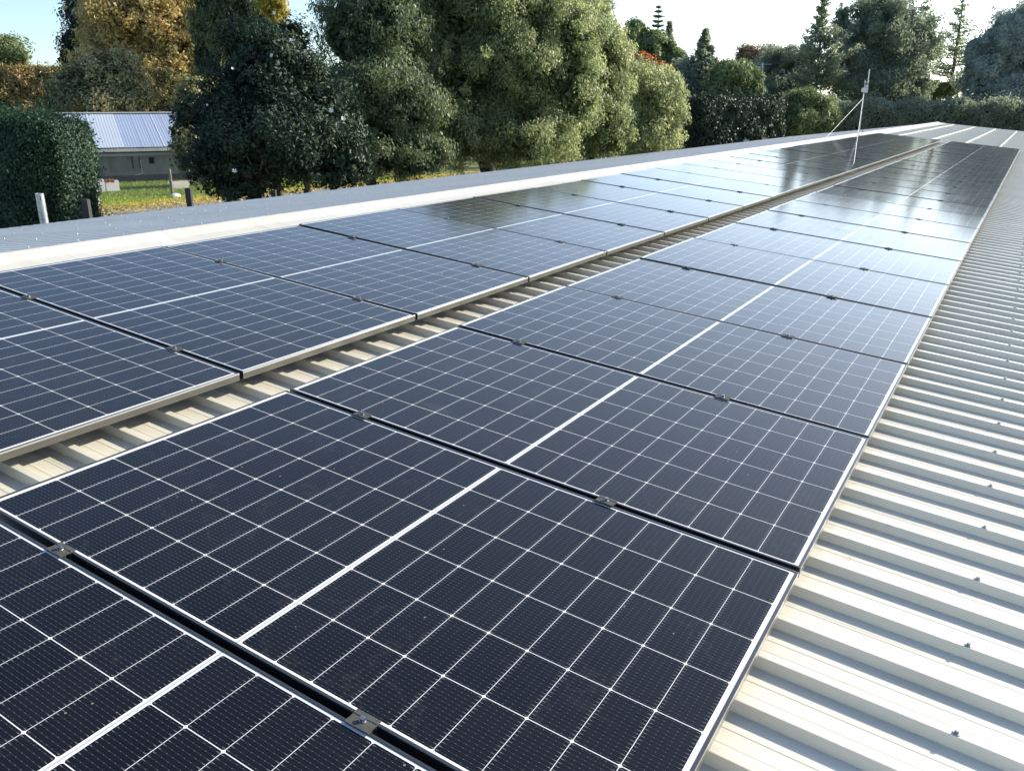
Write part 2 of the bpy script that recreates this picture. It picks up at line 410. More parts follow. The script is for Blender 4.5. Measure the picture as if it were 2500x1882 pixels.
# walls, gutters and barge boards
mb = MB()
ye0 = (MR @ Vector((0, VE, WP))); ye1y = 2*YR - ye0.y
mb.box((U0+.15, ye0.y+.25, 0), (U1-.15, ye0.y+.37, ye0.z-.05)); mb.box((U0+.15, ye1y-.37, 0), (U1-.15, ye1y-.25, ye0.z-.05))
for xx in (U0+.27, U1-.15):
    x0, x1 = xx-.12, xx
    prof = [(ye0.y+.37,0),(ye1y-.37,0),(ye1y-.37,ye0.z-.06),(YR,ridge_w.z-.14),(ye0.y+.37,ye0.z-.06)]
    mb.add([(x0,p[0],p[1]) for p in prof] + [(x1,p[0],p[1]) for p in prof], [(4,3,2,1,0),(5,6,7,8,9)] + [(i,(i+1)%5,5+(i+1)%5,5+i) for i in range(5)])
mb.build('wall', M['wall'], bld)
for s, yy in ((-1, ye0.y), (1, ye1y)):
    mb = MB(); a, b = sorted((yy + s*.01, yy + s*.12)); mb.box((U0, a, ye0.z-.16), (U1, b, ye0.z-.04)); mb.build('gutter', M['wall'], bld)
for (a, b, fn) in ((U1+.002, U1+.03, None),):
    mb = MB()
    pr = [(ye0.y, ye0.z-.12), (YR, ridge_w.z-.22), (ye1y, ye0.z-.12), (ye1y, ye0.z+.035), (YR, ridge_w.z-.045), (ye0.y, ye0.z+.035)]
    mb.add([(a,y,z) for y,z in pr] + [(b,y,z) for y,z in pr], [(0,1,4,5),(1,2,3,4),(7,6,11,10),(8,7,10,9)] + [(i,(i+1)%6,6+(i+1)%6,6+i) for i in range(6)])
    mb.build('barge_board', M['roof_far'], bld)
# roof screws: washer and hexagon head
def screw_mesh(mbx, c, up=1):
    x, y, z = c
    mbx.cyl((x,y,z), .0075, .0014, 10); mbx.cyl((x,y,z+.0014), .0045, .0055, 6, .004)
spots = []
for k in range(0, 36):
    spots.append((near_fn, .076 - .385 + .385*k, -.447, WP+.030))
for k in range(-2, 40):
    spots.append((near_fn, .076 + RIB*k, 4.40, -.083))
rows = [1.1, 2.35, 3.6, 4.85, 6.1, 7.35]
farspots = []
for r_i, dist in enumerate(rows):
    for k in range(0, 26):
        u = .076 + .385*(k + (.5 if r_i % 2 else 0)*0 + 2 + r_i*2)
        farspots.append((far_fn, u, VR - dist, WP+.030, abs(u-2-r_i)))
farspots.sort(key=lambda s: s[4])
ind = spots[:38+6] + [s[:4] for s in farspots[:56]]
rest = spots[44:] + [s[:4] for s in farspots[56:]]
base = MB(); screw_mesh(base, (0,0,0))
big = MB(); big.cyl((0,0,0), .0095, .002, 12); big.cyl((0,0,.002), .0058, .0070, 6, .0052)
sm = None
for fn, u, v, q in ind[:100]:
    if sm is None:
        o = big.build('screw', M['screw'], bld); sm = o.data
    else:
        o = bpy.data.objects.new('screw', sm); link(o, bld)
    o.location = fn(u, v, q)
    o.rotation_euler = ((PITCH if fn is near_fn else -PITCH), 0, random.uniform(0, 1))
    o.matrix_parent_inverse = bld.matrix_basis.inverted()
mb = MB()
for fn, u, v, q in rest:
    T = Matrix.Translation(fn(u, v, q)) @ Matrix.Rotation(PITCH if fn is near_fn else -PITCH, 4, 'X')
    mb.add([T @ Vector(p) for p in big.v], big.f)
tag(mb.build('distant_screws', M['screw'], bld), kind='stuff')

g = np.random.default_rng(17); n = 130
uu = np.concatenate([g.uniform(-1, 14, 90), g.uniform(-1, 8, 40)]); vv = np.concatenate([g.uniform(-1.6, -.05, 90), g.uniform(4.21, 4.25, 20), g.uniform(1.98, 2.2, 20)])
kk = np.floor((uu-.055)/RIB); uu = .055 + kk*RIB + g.uniform(.05, .18, n)
DEBRIS = np.array([(MR @ Vector((a, b, WP+.006)))[:] for a, b in zip(uu, vv)])
# ------------------------------------------------------------------ mounting rails
PW, PH, STEP, ROWGAP = 1.134, 1.961, 1.154, .2554
VU = PH + ROWGAP
KL, KU, KE = -2, -1, 25                       # first panel of each row, first joint past the last
CL_L, CL_U = (.594, 1.600), (2.603, 3.655)
rail_names = {.594: 'silver rail under the lower edge of the lower panel row, running on to the gable',
              1.600: 'silver rail under the upper half of the lower panel row, running on to the gable',
              2.603: 'silver rail under the lower half of the upper panel row, running on to the gable',
              3.655: 'silver rail nearest the ridge cap, under the upper panel row and on to the gable'}
for vv in CL_L + CL_U:
    mb = MB()
    a, b = -2.9, 51.5
    mb.box((a, vv-.020, -.074), (b, vv+.020, -.034)); mb.box((a, vv-.020, -.034), (b, vv-.006, -.0315)); mb.box((a, vv+.006, -.034), (b, vv+.020, -.0315))
    for k in range(-7, 135, 4):
        u = .076 + .385*k
        if a < u < b: mb.box((u-.022, vv+.0205, -.0895), (u+.022, vv+.026, -.045)); mb.box((u-.022, vv+.0205, -.0895), (u+.022, vv+.070, -.0845))
    root = empty('mounting_rail', MR @ Matrix.Translation((a, vv, -.074)))
    tag(root, rail_names[vv], 'rail', 'mounting rails on the roof')
    o = mb.build('rail_profile', M['alu'], None, M=MR)
    o.parent = root; o.matrix_parent_inverse = root.matrix_basis.inverted()

# ------------------------------------------------------------------ solar panels
def ring_frame():
    prof = [(.022,-.031),(0,-.031),(0,-.0012),(.0010,0),(.0078,0),(.0086,-.0008),(.0086,-.0028)]
    v = []; f = []
    for d, q in prof:
        v += [(d,d,q),(PW-d,d,q),(PW-d,PH-d,q),(d,PH-d,q)]
    for i in range(len(prof)-1):
        for k in range(4):
            f.append((i*4+k, i*4+(k+1)%4, (i+1)*4+(k+1)%4, (i+1)*4+k))
    return v, f
fv, ff = ring_frame()
def sheet_geo():
    d, q = .0080, -.0020
    v = [(d,d,q),(PW-d,d,q),(PW-d,PH-d,q),(d,PH-d,q)]
    return v, [(0,1,2,3)]
def ordinal(n):
    names = ['first','second','third','fourth','fifth','sixth','seventh','eighth','ninth','tenth','eleventh','twelfth','thirteenth','fourteenth','fifteenth','sixteenth','seventeenth','eighteenth','nineteenth','twentieth']
    if n <= 20: return names[n-1]
    return 'twenty-' + names[n-21]
proto = None
for row, k0, v0 in (('lower', KL, 0.), ('upper', KU, VU)):
    for k in range(k0, KE):
        T = MR @ Matrix.Translation((k*STEP + (STEP-PW)/2, v0, 0)) @ Matrix.Rotation(random.gauss(0, .0011), 4, 'X') @ Matrix.Rotation(random.gauss(0, .0013), 4, 'Y')
        i = k - k0 + 1; left = KE - k
        root = empty('solar_panel', T)
        if i == 1 and row == 'lower': lb = 'solar panel in the bottom left corner, nearest of the lower row'
        elif i == 1: lb = 'solar panel at the left edge of the view, nearest of the row by the ridge'
        elif left == 1: lb = f'farthest solar panel of the {row} row, last before the bare roof end'
        elif i <= 14: lb = f'black framed solar panel, {ordinal(i)} from the near end of the {row} row'
        else: lb = f'solar panel in the {row} row, {ordinal(left)} from its far end'
        tag(root, lb, 'solar panel', f'solar panels of the {row} row')
        if proto is None:
            a = mesh_obj('frame', fv, ff, M['frame'], root, local=True)
            b = mesh_obj('cell_sheet', *sheet_geo(), M['cells'], root, local=True)
            proto = (a, b)
        else:
            for s in proto:
                c = s.copy(); col.objects.link(c); c.parent = root

# clamps in the joints between panels
def clamp_geo():
    m = MB()
    a, b, t = .021, .030, .0042                # half width across the joint, half length along it
    v = []; 
    prof = [(-a,.0004),(-a,t),(-.0085,t),(-.0075,t-.0012),(.0075,t-.0012),(.0085,t),(a,t),(a,.0004)]
    n = len(prof)
    m.add([(x,-b,z) for x,z in prof] + [(x,b,z) for x,z in prof],
          [(i,(i+1)%n,n+(i+1)%n,n+i) for i in range(n)] + [tuple(range(n-1,-1,-1)), tuple(range(n,2*n))])
    m.box((-.0085,-b+.001,-.028), (-.0060,b-.001,.0003)); m.box((.0060,-b+.001,-.028), (.0085,b-.001,.0003))
    h = MB(); h.cyl((0,0,.0030), .0078, .0016, 16); h.cyl((0,0,.0046), .0062, .0082, 12); h.cyl((0,0,.0128), .0034, .0004, 6)
    return m, h
cm, ch = clamp_geo()
cproto = None
for row, k0, pair in (('lower', KL, CL_L), ('upper', KU, CL_U)):
    for k in range(k0+1, KE):
        for which, vv in zip(('lower', 'upper'), pair):
            T = MR @ Matrix.Translation((k*STEP, vv + random.gauss(0,.006), 0)) @ Matrix.Rotation(random.gauss(0,.015), 4, 'Z')
            root = empty('panel_clamp', T)
            i = k - k0; left = KE - k
            side = 'ridge-side' if which == 'upper' else 'gutter-side'
            if i <= 13: lb = f'{side} grey clamp in the {ordinal(i)} joint from the near end of the {row} row'
            else: lb = f'{side} grey clamp in the {ordinal(left)} joint from the far end of the {row} row'
            tag(root, lb, 'clamp', 'clamps holding the solar panels')
            if cproto is None:
                a = cm.build('clamp_plate', M['clamp'], root, local=True)
                b = ch.build('bolt', M['bolt'], root, local=True)
                cproto = (a, b)
            else:
                for s in cproto:
                    c = s.copy(); col.objects.link(c); c.parent = root

# ------------------------------------------------------------------ antenna mast on the ridge
M['white_plastic'] = mottled('weathered_white_plastic', (.55,.55,.50), (.72,.72,.67), 6, .5)
foot = MR @ Vector((27.25, 4.50, -.078))
mast = empty('antenna_mast', loc=foot)
tag(mast, 'thin guyed metal mast with white aerial boxes standing on the ridge', 'antenna')
mb = MB(); top = foot + Vector((0, 0, 1.62))
mb.tube([foot, top], .014, 10); mb.box((foot.x-.06, foot.y-.06, foot.z-.004), (foot.x+.06, foot.y+.06, foot.z+.012)); mb.build('mast_pole', M['galv'], mast)
fwd2 = Vector((fw.x, fw.y, 0)).normalized(); rgt = Vector((rx.x, rx.y, 0)).normalized()
BM = Matrix(((rgt.x, fwd2.x, 0, foot.x), (rgt.y, fwd2.y, 0, foot.y), (0, 0, 1, foot.z), (0, 0, 0, 1)))
def rbox(m, a, b, r=.012):
    x0,y0,z0 = a; x1,y1,z1 = b
    m.obox(BM, (x0+r,y0,z0), (x1-r,y1,z1)); m.obox(BM, (x0,y0+r*.5,z0+r), (x0+r,y1-r*.5,z1-r)); m.obox(BM, (x1-r,y0+r*.5,z0+r), (x1,y1-r*.5,z1-r))
mb = MB(); rbox(mb, (-.10,-.13,1.30), (.015,-.03,1.43)); mb.build('radio_box', M['white_plastic'], mast)
mb = MB(); rbox(mb, (.022,-.09,1.28), (.088,-.01,1.52)); mb.build('aerial_panel', M['white_plastic'], mast)
mb = MB(); mb.obox(BM, (-.02,-.03,1.575), (.115,.03,1.60)); mb.tube([BM @ Vector((-.005,0,1.56)), BM @ Vector((-.005,0,1.66))], .012, 8); mb.build('bracket', M['galv'], mast)
mb = MB(); mb.tube([BM @ Vector((.088,0,1.55)), BM @ Vector((.090,0,1.95)), BM @ Vector((.090,0,1.97))], [.019,.019,.010], 12); mb.build('aerial_tube', M['white_plastic'], mast)
mb = MB(); mb.tube([BM @ Vector((.03,-.02,1.28)), BM @ Vector((.055,-.03,.9)), BM @ Vector((.05,-.02,.45)), BM @ Vector((.10,-.05,.2)), BM @ Vector((.06,-.05,.02))], .006, 6); mb.build('cable', M['bark_dark'], mast)
gp = foot + Vector((0,0,1.12)); gp2 = foot + Vector((0,0,1.25))
for anchor, h in ((far_fn(24.6, 4.46, -.085), gp), (MR @ Vector((13.83, 2.30, -.088)), gp2)):
    mb = MB(); mb.tube([h, anchor], .0052, 6); mb.cyl((anchor.x, anchor.y, anchor.z-.004), .022, .02, 8); mb.build('guy_wire', M['white_plastic'], mast)

# ------------------------------------------------------------------ foliage tools
def unit(a): return a/np.maximum(np.linalg.norm(a, axis=-1, keepdims=True), 1e-9)

def leaf_mesh(name, P, A, Nn, Ln, Wd, tint, mat, parent, fold=.12):
    """one mesh of pointed leaves: centre P, long axis A, normal Nn"""
    n = len(P)
    A = unit(A - (A*Nn).sum(1, keepdims=True)*Nn); Sd = np.cross(A, Nn)
    Ln = np.broadcast_to(np.asarray(Ln), (n,))[:,None]; Wd = np.broadcast_to(np.asarray(Wd), (n,))[:,None]
    V = np.empty((n,4,3), np.float32)
    V[:,0] = P - A*Ln*.5; V[:,2] = P + A*Ln*.5 - Nn*Ln*.10
    V[:,1] = P + Sd*Wd*.5 + Nn*Wd*fold - A*Ln*.06; V[:,3] = P - Sd*Wd*.5 + Nn*Wd*fold - A*Ln*.06
    me = bpy.data.meshes.new(name)
    me.vertices.add(n*4); me.vertices.foreach_set('co', V.reshape(-1))
    me.loops.add(n*4); me.loops.foreach_set('vertex_index', np.arange(n*4, dtype=np.int32))
    me.polygons.add(n); me.polygons.foreach_set('loop_start', np.arange(0, n*4, 4, dtype=np.int32))
    me.update(calc_edges=True)
    at_ = me.attributes.new('tint', 'FLOAT', 'FACE'); at_.data.foreach_set('value', np.clip(tint, 0, 1).astype(np.float32))
    me.materials.append(mat)
    o = bpy.data.objects.new(name, me); link(o, parent)
    return o

def crown(parent, blobs, n, Ln, Wd, mat, seed, nclump=120, cr=(.16,.30), droop=.3, outw=.9, up=.25, inner=.18, tint=(.1,.75), zmin=.15, squash=.95, name='crown', shell=.62, rnd=.8, fill=.12):
    g = np.random.default_rng(seed); nclump = int(nclump*2.2)
    C = np.array([b[0] for b in blobs], float); Rd = np.array([b[1] for b in blobs], float)*.90
    wt = (Rd[:,0]*Rd[:,1] + Rd[:,0]*Rd[:,2] + Rd[:,1]*Rd[:,2]); wt = wt/wt.sum()
    bi = g.choice(len(blobs), nclump, p=wt)
    d = unit(g.normal(size=(nclump,3)))
    r = shell + (1-shell)*g.random(nclump)**.6
    r = np.where(g.random(nclump) < inner, g.random(nclump)*.6, r)*(1 + .07*g.normal(size=nclump))
    shoot = g.random(nclump) < .13; r = np.where(shoot, r*g.uniform(1.04, 1.26, nclump), r)
    cc = C[bi] + d*Rd[bi]*r[:,None]
    crad = np.exp(g.uniform(math.log(cr[0]*.55), math.log(cr[1]*1.15), nclump))*Rd[bi].mean(1)*np.where(shoot, .55, 1)
    ct = g.uniform(0, 1, nclump)
    ci = g.choice(nclump, n, p=(crad**2)/(crad**2).sum())
    off = g.normal(size=(n,3)); off *= (np.minimum(np.linalg.norm(off, axis=1), 2.3)/np.linalg.norm(off, axis=1))[:,None]*.56
    off[:,2] *= squash
    P = cc[ci] + off*crad[ci][:,None]*1.05
    out = unit((P - C[bi[ci]])/Rd[bi[ci]]**2)
    Nn = unit(outw*(.72*out + .28*unit(off)) + np.array([0,0,up]) + rnd*g.normal(size=(n,3))*.6)
    A = g.normal(size=(n,3)) + np.array([0,0,-droop*2]) + .5*out
    t = tint[0] + (tint[1]-tint[0])*(.55*ct[ci] + .45*g.random(n))
    sc_ = g.uniform(.7, 1.25, n)
    sc_w = Wd*sc_; sc_l = Ln*sc_
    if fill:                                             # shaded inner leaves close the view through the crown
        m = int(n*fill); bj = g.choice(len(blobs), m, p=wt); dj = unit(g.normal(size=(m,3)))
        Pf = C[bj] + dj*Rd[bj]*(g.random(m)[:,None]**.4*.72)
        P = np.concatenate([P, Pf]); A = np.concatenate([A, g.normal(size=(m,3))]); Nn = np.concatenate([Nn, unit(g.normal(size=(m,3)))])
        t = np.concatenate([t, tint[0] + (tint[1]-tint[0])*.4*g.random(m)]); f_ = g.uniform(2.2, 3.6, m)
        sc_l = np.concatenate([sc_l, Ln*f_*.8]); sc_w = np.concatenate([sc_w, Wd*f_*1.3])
    k = P[:,2] > zmin
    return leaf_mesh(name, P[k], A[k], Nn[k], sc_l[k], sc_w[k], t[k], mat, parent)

def trunk(parent, base, blobs, r, mat, seed, h=None, name='trunk', lean=(0,0), nb=7):
    rg = random.Random(seed); mb = MB(); base = Vector(base)
    top = Vector(max(blobs, key=lambda b: b[0][2])[0]); top.x += lean[0]; top.y += lean[1]
    P = [base + (top-base)*t + Vector((rg.gauss(0,.07), rg.gauss(0,.07), 0))*(1 if 0 < t < 1 else 0)*top.z*.25 for t in (0,.06,.25,.5,.75,1)]
    mb.tube(P, [r*1.35, r, r*.85, r*.6, r*.35, r*.1], 9)
    for i in range(nb):
        b = blobs[i % len(blobs)]
        t = rg.uniform(.12, .6); s = base + (top-base)*t
        e = Vector(b[0]) + Vector((rg.uniform(-.8,.8)*b[1][0], rg.uniform(-.8,.8)*b[1][1], rg.uniform(-.3,.7)*b[1][2]))
        mid = s.lerp(e, .5) + Vector((rg.gauss(0,.15), rg.gauss(0,.15), -.06*(e-s).length))
        q = r*(.55 - .4*t)
        mb.tube([s, s.lerp(mid,.6), mid, e], [q, q*.8, q*.6, q*.15], 6)
    return mb.build(name, mat, parent, smooth=True)

def Z(py, D): return CW.z + (270-py)/F*D            # height of pixel row py at depth D (near level)
def G(px, D):                                        # ground point under pixel column px at depth D
    # points on the pixel column at the height of the horizon, dropped to the ground
    p = at(px, 270, D); return Vector((p.x, p.y, 0))
def blob(px, py, D, hw, hh, dd=None):
    """ellipsoid centred at photo pixel, half sizes in pixels"""
    p = at(px, py, D); s = D/F
    q = Vector((p.x, p.y, Z(py, D)))
    return ((q.x, q.y, q.z), (hw*s, (dd if dd else hw)*s, hh*s))
def GX(px, py, D):
    p = at(px, py, D); return Vector((p.x, p.y, 0))
def ground_hit(px, py):
    d = at(px, py, 1) - CW; return CW + d*(-CW.z/d.z)
def tree_root(name, label, cat, p, group=None):
    o = empty(name, loc=p); return tag(o, label, cat, group)

# ------------------------------------------------------------------ trees and hedges
# big dark magnolia with white flowers
D = 25.5
p = G(700, D); t = tree_root('magnolia_tree', 'big dark glossy tree with scattered white flowers, left of centre behind the roof', 'tree', p)
bl = [blob(660,180,D,150,130), blob(560,290,D,130,110), blob(760,290,D,140,120), blob(680,320,D,190,120), blob(560,390,D,120,75), blob(820,400,D,110,70), blob(700,110,D,70,60), blob(590,440,D,90,45)]
crown(t, bl, 88000, .145, .054, L['magnolia'], 11, 330, (.16,.30), .1, .8, .35, .25, (.05,.98), .3, .7)
mb = MB(); rg = random.Random(4)
for sx, tips in ((-.25, ((610,330),(560,395),(640,300))), (.25, ((720,300),(760,360),(700,240)))):
    b0 = p + Vector((sx*rgt.x, sx*rgt.y, 0)); f0 = b0 + Vector((sx*.8*rgt.x, sx*.8*rgt.y, 1.5))
    mb.tube([b0, b0.lerp(f0,.5)+Vector((.03,0,0)), f0], [.17,.14,.12], 9)
    for tx, ty in tips:
        q = at(tx, ty, D-1.2); q = Vector((q.x, q.y, Z(ty, D-1.2)))
        m1 = f0.lerp(q, .45) + Vector((0,0,-.12)); mb.tube([f0, m1, q], [.085,.055,.02], 7)
        for _ in range(3):
            e = m1.lerp(q, rg.random()) + Vector((rg.gauss(0,.5), rg.gauss(0,.5), rg.uniform(.1,.8))); mb.tube([m1, m1.lerp(e,.5)+Vector((0,0,.05)), e], [.035,.025,.008], 5)
mb.build('trunk', M['bark'], t, smooth=True)
def flower_geo(seed):
    m = MB(); g = random.Random(seed)
    for k in range(7):
        a = 2*math.pi*k/7 + g.uniform(-.2,.2); c, s = math.cos(a), math.sin(a); tilt = g.uniform(.25,.6)
        pts = [(0,0,0),(.05,-.035,.02),(.11,-.03,.03+.05*tilt),(.15,0,.05+.10*tilt),(.11,.03,.03+.05*tilt),(.05,.035,.02)]
        m.add([(x*c-y*s, x*s+y*c, z) for x,y,z in pts], [(0,1,2,3,4,5)])
    return m
fm = flower_geo(3); fo = None
fl = [(671,45,.8),(712,108,.8),(665,143,.9),(568,172,.6),(823,183,.6),(809,271,1.1),(838,290,1.0),(506,256,.5),(713,231,.4),(571,410,1.0),(742,98,.4)]
for fx_, fy_, s_ in fl:
    Df = D - 2.9 + abs(fx_-690)/260*1.6
    q = at(fx_, fy_, Df); q = Vector((q.x, q.y, Z(fy_, Df)))
    if fo is None:
        o = fm.build('flower', M['petal'], t); fo = o.data
    else:
        o = bpy.data.objects.new('flower', fo); link(o, t)
    o.location = q; o.scale = (s_*.52,)*3
    nrm = (CW - q).normalized() + Vector((random.gauss(0,.3), random.gauss(0,.3), .5))
    o.rotation_euler = nrm.to_track_quat('Z', 'Y').to_euler()
    o.matrix_parent_inverse = t.matrix_basis.inverted()

def simple_tree(name, label, base_px, D, blobs, n, Ln, Wd, leaf, seed, bark='bark_dark', tr=.2, group=None, **k):
    p = G(base_px, D)
    t = tree_root(name, label, 'tree', p, group)
    bl = [blob(*((b[0], b[1], D + (b[4] if len(b) > 4 else 0), b[2], b[3]))) for b in blobs]
    crown(t, bl, n, Ln, Wd, L[leaf], seed, **k)
    trunk(t, p, bl, tr, M[bark], seed)
    return t

# the belt of drooping green trees along the far side
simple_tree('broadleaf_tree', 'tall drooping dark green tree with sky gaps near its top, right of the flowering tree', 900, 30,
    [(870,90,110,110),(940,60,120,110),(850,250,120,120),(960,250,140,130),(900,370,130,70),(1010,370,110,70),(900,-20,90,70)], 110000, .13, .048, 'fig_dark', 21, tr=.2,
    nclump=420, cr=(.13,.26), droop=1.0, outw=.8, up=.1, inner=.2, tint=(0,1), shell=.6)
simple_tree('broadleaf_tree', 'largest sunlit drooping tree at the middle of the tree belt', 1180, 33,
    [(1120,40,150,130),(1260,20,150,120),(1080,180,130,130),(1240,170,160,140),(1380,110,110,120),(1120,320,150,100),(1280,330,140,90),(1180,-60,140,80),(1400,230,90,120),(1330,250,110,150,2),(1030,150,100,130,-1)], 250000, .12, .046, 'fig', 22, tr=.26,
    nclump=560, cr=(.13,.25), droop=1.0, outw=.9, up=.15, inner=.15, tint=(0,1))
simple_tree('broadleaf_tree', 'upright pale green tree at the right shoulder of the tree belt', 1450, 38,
    [(1430,110,100,120),(1380,220,80,140),(1480,180,80,120),(1420,290,110,110),(1490,320,70,80),(1440,30,70,70)], 90000, .15, .055, 'fig', 23, tr=.18,
    nclump=330, cr=(.14,.27), droop=1.0, outw=.9, up=.15, inner=.15, tint=(.1,1))
simple_tree('broadleaf_tree', 'round yellow-green tree at the right end of the tree belt, beside the dark hedge', 1585, 43,
    [(1570,250,95,95),(1620,270,65,90),(1560,330,90,70),(1610,210,55,50)], 75000, .16, .060, 'fig', 24, tr=.16,
    nclump=300, cr=(.15,.28), droop=.8, outw=.9, up=.2, inner=.15, tint=(.2,1), zmin=.4)
simple_tree('maple_tree', 'small flame orange tree top showing above the round yellow-green tree', 1580, 50,
    [(1562,166,36,22),(1602,180,34,22),(1575,230,46,40)], 9000, .20, .11, 'orange', 25, tr=.10, nclump=90, cr=(.2,.4), droop=.1, tint=(0,1))
# left background
simple_tree('autumn_tree', 'large golden brown autumn tree at the upper left', 370, 78,
    [(330,60,150,110),(440,100,110,110),(280,150,110,70),(470,180,80,80),(400,10,120,70),(360,180,130,50),(500,130,55,70),(450,215,55,30)], 62000, .36, .17, 'autumn', 31, tr=.4,
    nclump=330, cr=(.13,.25), droop=.3, outw=1., up=.3, inner=.1, tint=(0,1), shell=.6)
simple_tree('dark_leaf_tree', 'blue-green tree leaning out from behind the golden autumn tree', 225, 86,
    [(200,40,50,45),(190,110,45,40),(175,150,40,30),(235,90,60,90)], 18000, .34, .17, 'bluegreen', 32, tr=.3, nclump=170, cr=(.22,.42), tint=(0,1), shell=.4)
simple_tree('willow_tree', 'tall willow-like tree between the autumn tree and the flowering tree', 590, 62,
    [(540,40,80,110),(630,60,80,90),(560,120,70,60),(590,-20,90,60),(500,120,40,110)], 44000, .30, .075, 'willow', 33, tr=.3, nclump=260, cr=(.16,.3), droop=1.6, outw=.6, up=.1, tint=(0,1))
simple_tree('yellow_tree', 'small bright yellow treetop against the sky beside the willow-like tree', 672, 58,
    [(672,30,34,42),(650,0,36,30)], 7000, .22, .10, 'yellow', 34, tr=.12, nclump=70, cr=(.25,.42), droop=.5, tint=(0,1))
simple_tree('corner_tree', 'green tree rising above the clipped hedge at the left edge', 15, 80,
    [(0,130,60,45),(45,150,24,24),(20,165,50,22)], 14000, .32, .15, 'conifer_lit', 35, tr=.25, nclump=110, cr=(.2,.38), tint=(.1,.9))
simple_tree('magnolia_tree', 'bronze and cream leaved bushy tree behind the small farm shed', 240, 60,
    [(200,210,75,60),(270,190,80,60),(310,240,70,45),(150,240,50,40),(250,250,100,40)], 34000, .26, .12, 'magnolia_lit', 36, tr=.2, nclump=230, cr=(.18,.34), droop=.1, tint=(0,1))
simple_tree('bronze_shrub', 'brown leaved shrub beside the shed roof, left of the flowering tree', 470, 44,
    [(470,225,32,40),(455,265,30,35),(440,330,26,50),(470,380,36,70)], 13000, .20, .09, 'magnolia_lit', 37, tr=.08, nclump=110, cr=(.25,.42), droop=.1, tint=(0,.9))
# right background
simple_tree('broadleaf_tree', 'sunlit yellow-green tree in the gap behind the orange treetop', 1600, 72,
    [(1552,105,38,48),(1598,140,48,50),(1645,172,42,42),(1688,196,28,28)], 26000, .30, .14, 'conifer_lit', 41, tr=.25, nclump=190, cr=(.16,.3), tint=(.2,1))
simple_tree('dark_tree', 'broad dark evergreen below the small pointed conifer top', 1690, 64,
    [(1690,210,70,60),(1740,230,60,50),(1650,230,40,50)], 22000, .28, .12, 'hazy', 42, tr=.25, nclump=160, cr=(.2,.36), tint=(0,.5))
simple_tree('feathery_tree', 'light green feathery tree above the clipped flowering hedge', 1790, 60,
    [(1790,200,55,42),(1830,215,36,38),(1760,230,50,35),(1770,175,28,22)], 24000, .26, .09, 'conifer_lit', 43, tr=.2, nclump=170, cr=(.2,.34), droop=.8, tint=(0,.85))
simple_tree('tan_tree', 'russet brown tree behind the utility pole', 1850, 84,
    [(1825,150,32,30),(1860,175,40,42),(1880,190,22,30)], 14000, .30, .13, 'tan', 44, tr=.2, nclump=110, cr=(.2,.36), tint=(0,1))
simple_tree('broadleaf_tree', 'grey-green round tree between the russet tree and the tall open conifer', 1910, 76,
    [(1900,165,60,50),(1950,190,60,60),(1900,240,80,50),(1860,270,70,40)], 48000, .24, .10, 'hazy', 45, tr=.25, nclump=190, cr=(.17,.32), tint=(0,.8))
simple_tree('broadleaf_tree', 'huge dark spreading tree behind the antenna mast', 2150, 70,
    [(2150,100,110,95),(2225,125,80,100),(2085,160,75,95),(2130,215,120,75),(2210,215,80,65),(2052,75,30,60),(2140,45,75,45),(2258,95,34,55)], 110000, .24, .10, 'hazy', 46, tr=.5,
    nclump=330, cr=(.13,.25), droop=.3, inner=.15, tint=(0,.85), shell=.5, fill=.04)
simple_tree('broadleaf_tree', 'pale hazy mass of trees filling the right edge', 2450, 66,
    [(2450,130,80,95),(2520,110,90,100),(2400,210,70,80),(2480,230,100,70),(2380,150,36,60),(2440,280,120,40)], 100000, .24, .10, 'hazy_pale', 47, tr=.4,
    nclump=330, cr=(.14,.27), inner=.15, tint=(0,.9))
simple_tree('round_bush', 'round clipped green bush at the far roof edge, left of the mast', 1965, 60,
    [(1965,290,74,58),(1965,265,58,40)], 26000, .20, .10, 'conifer_lit', 48, tr=.12, nclump=200, cr=(.14,.24), droop=.1, up=.4, tint=(0,.9), shell=.8)
tt = simple_tree('sunlit_shrub', 'sunlit pale green shrubs in the gap left of the bare conifer', 2240, 74,
    [(2210,245,40,16),(2270,240,40,18),(2310,230,36,16),(2220,275,36,10)], 9000, .28, .12, 'conifer_lit', 49, tr=.06, nclump=90, cr=(.3,.6), tint=(.3,1))

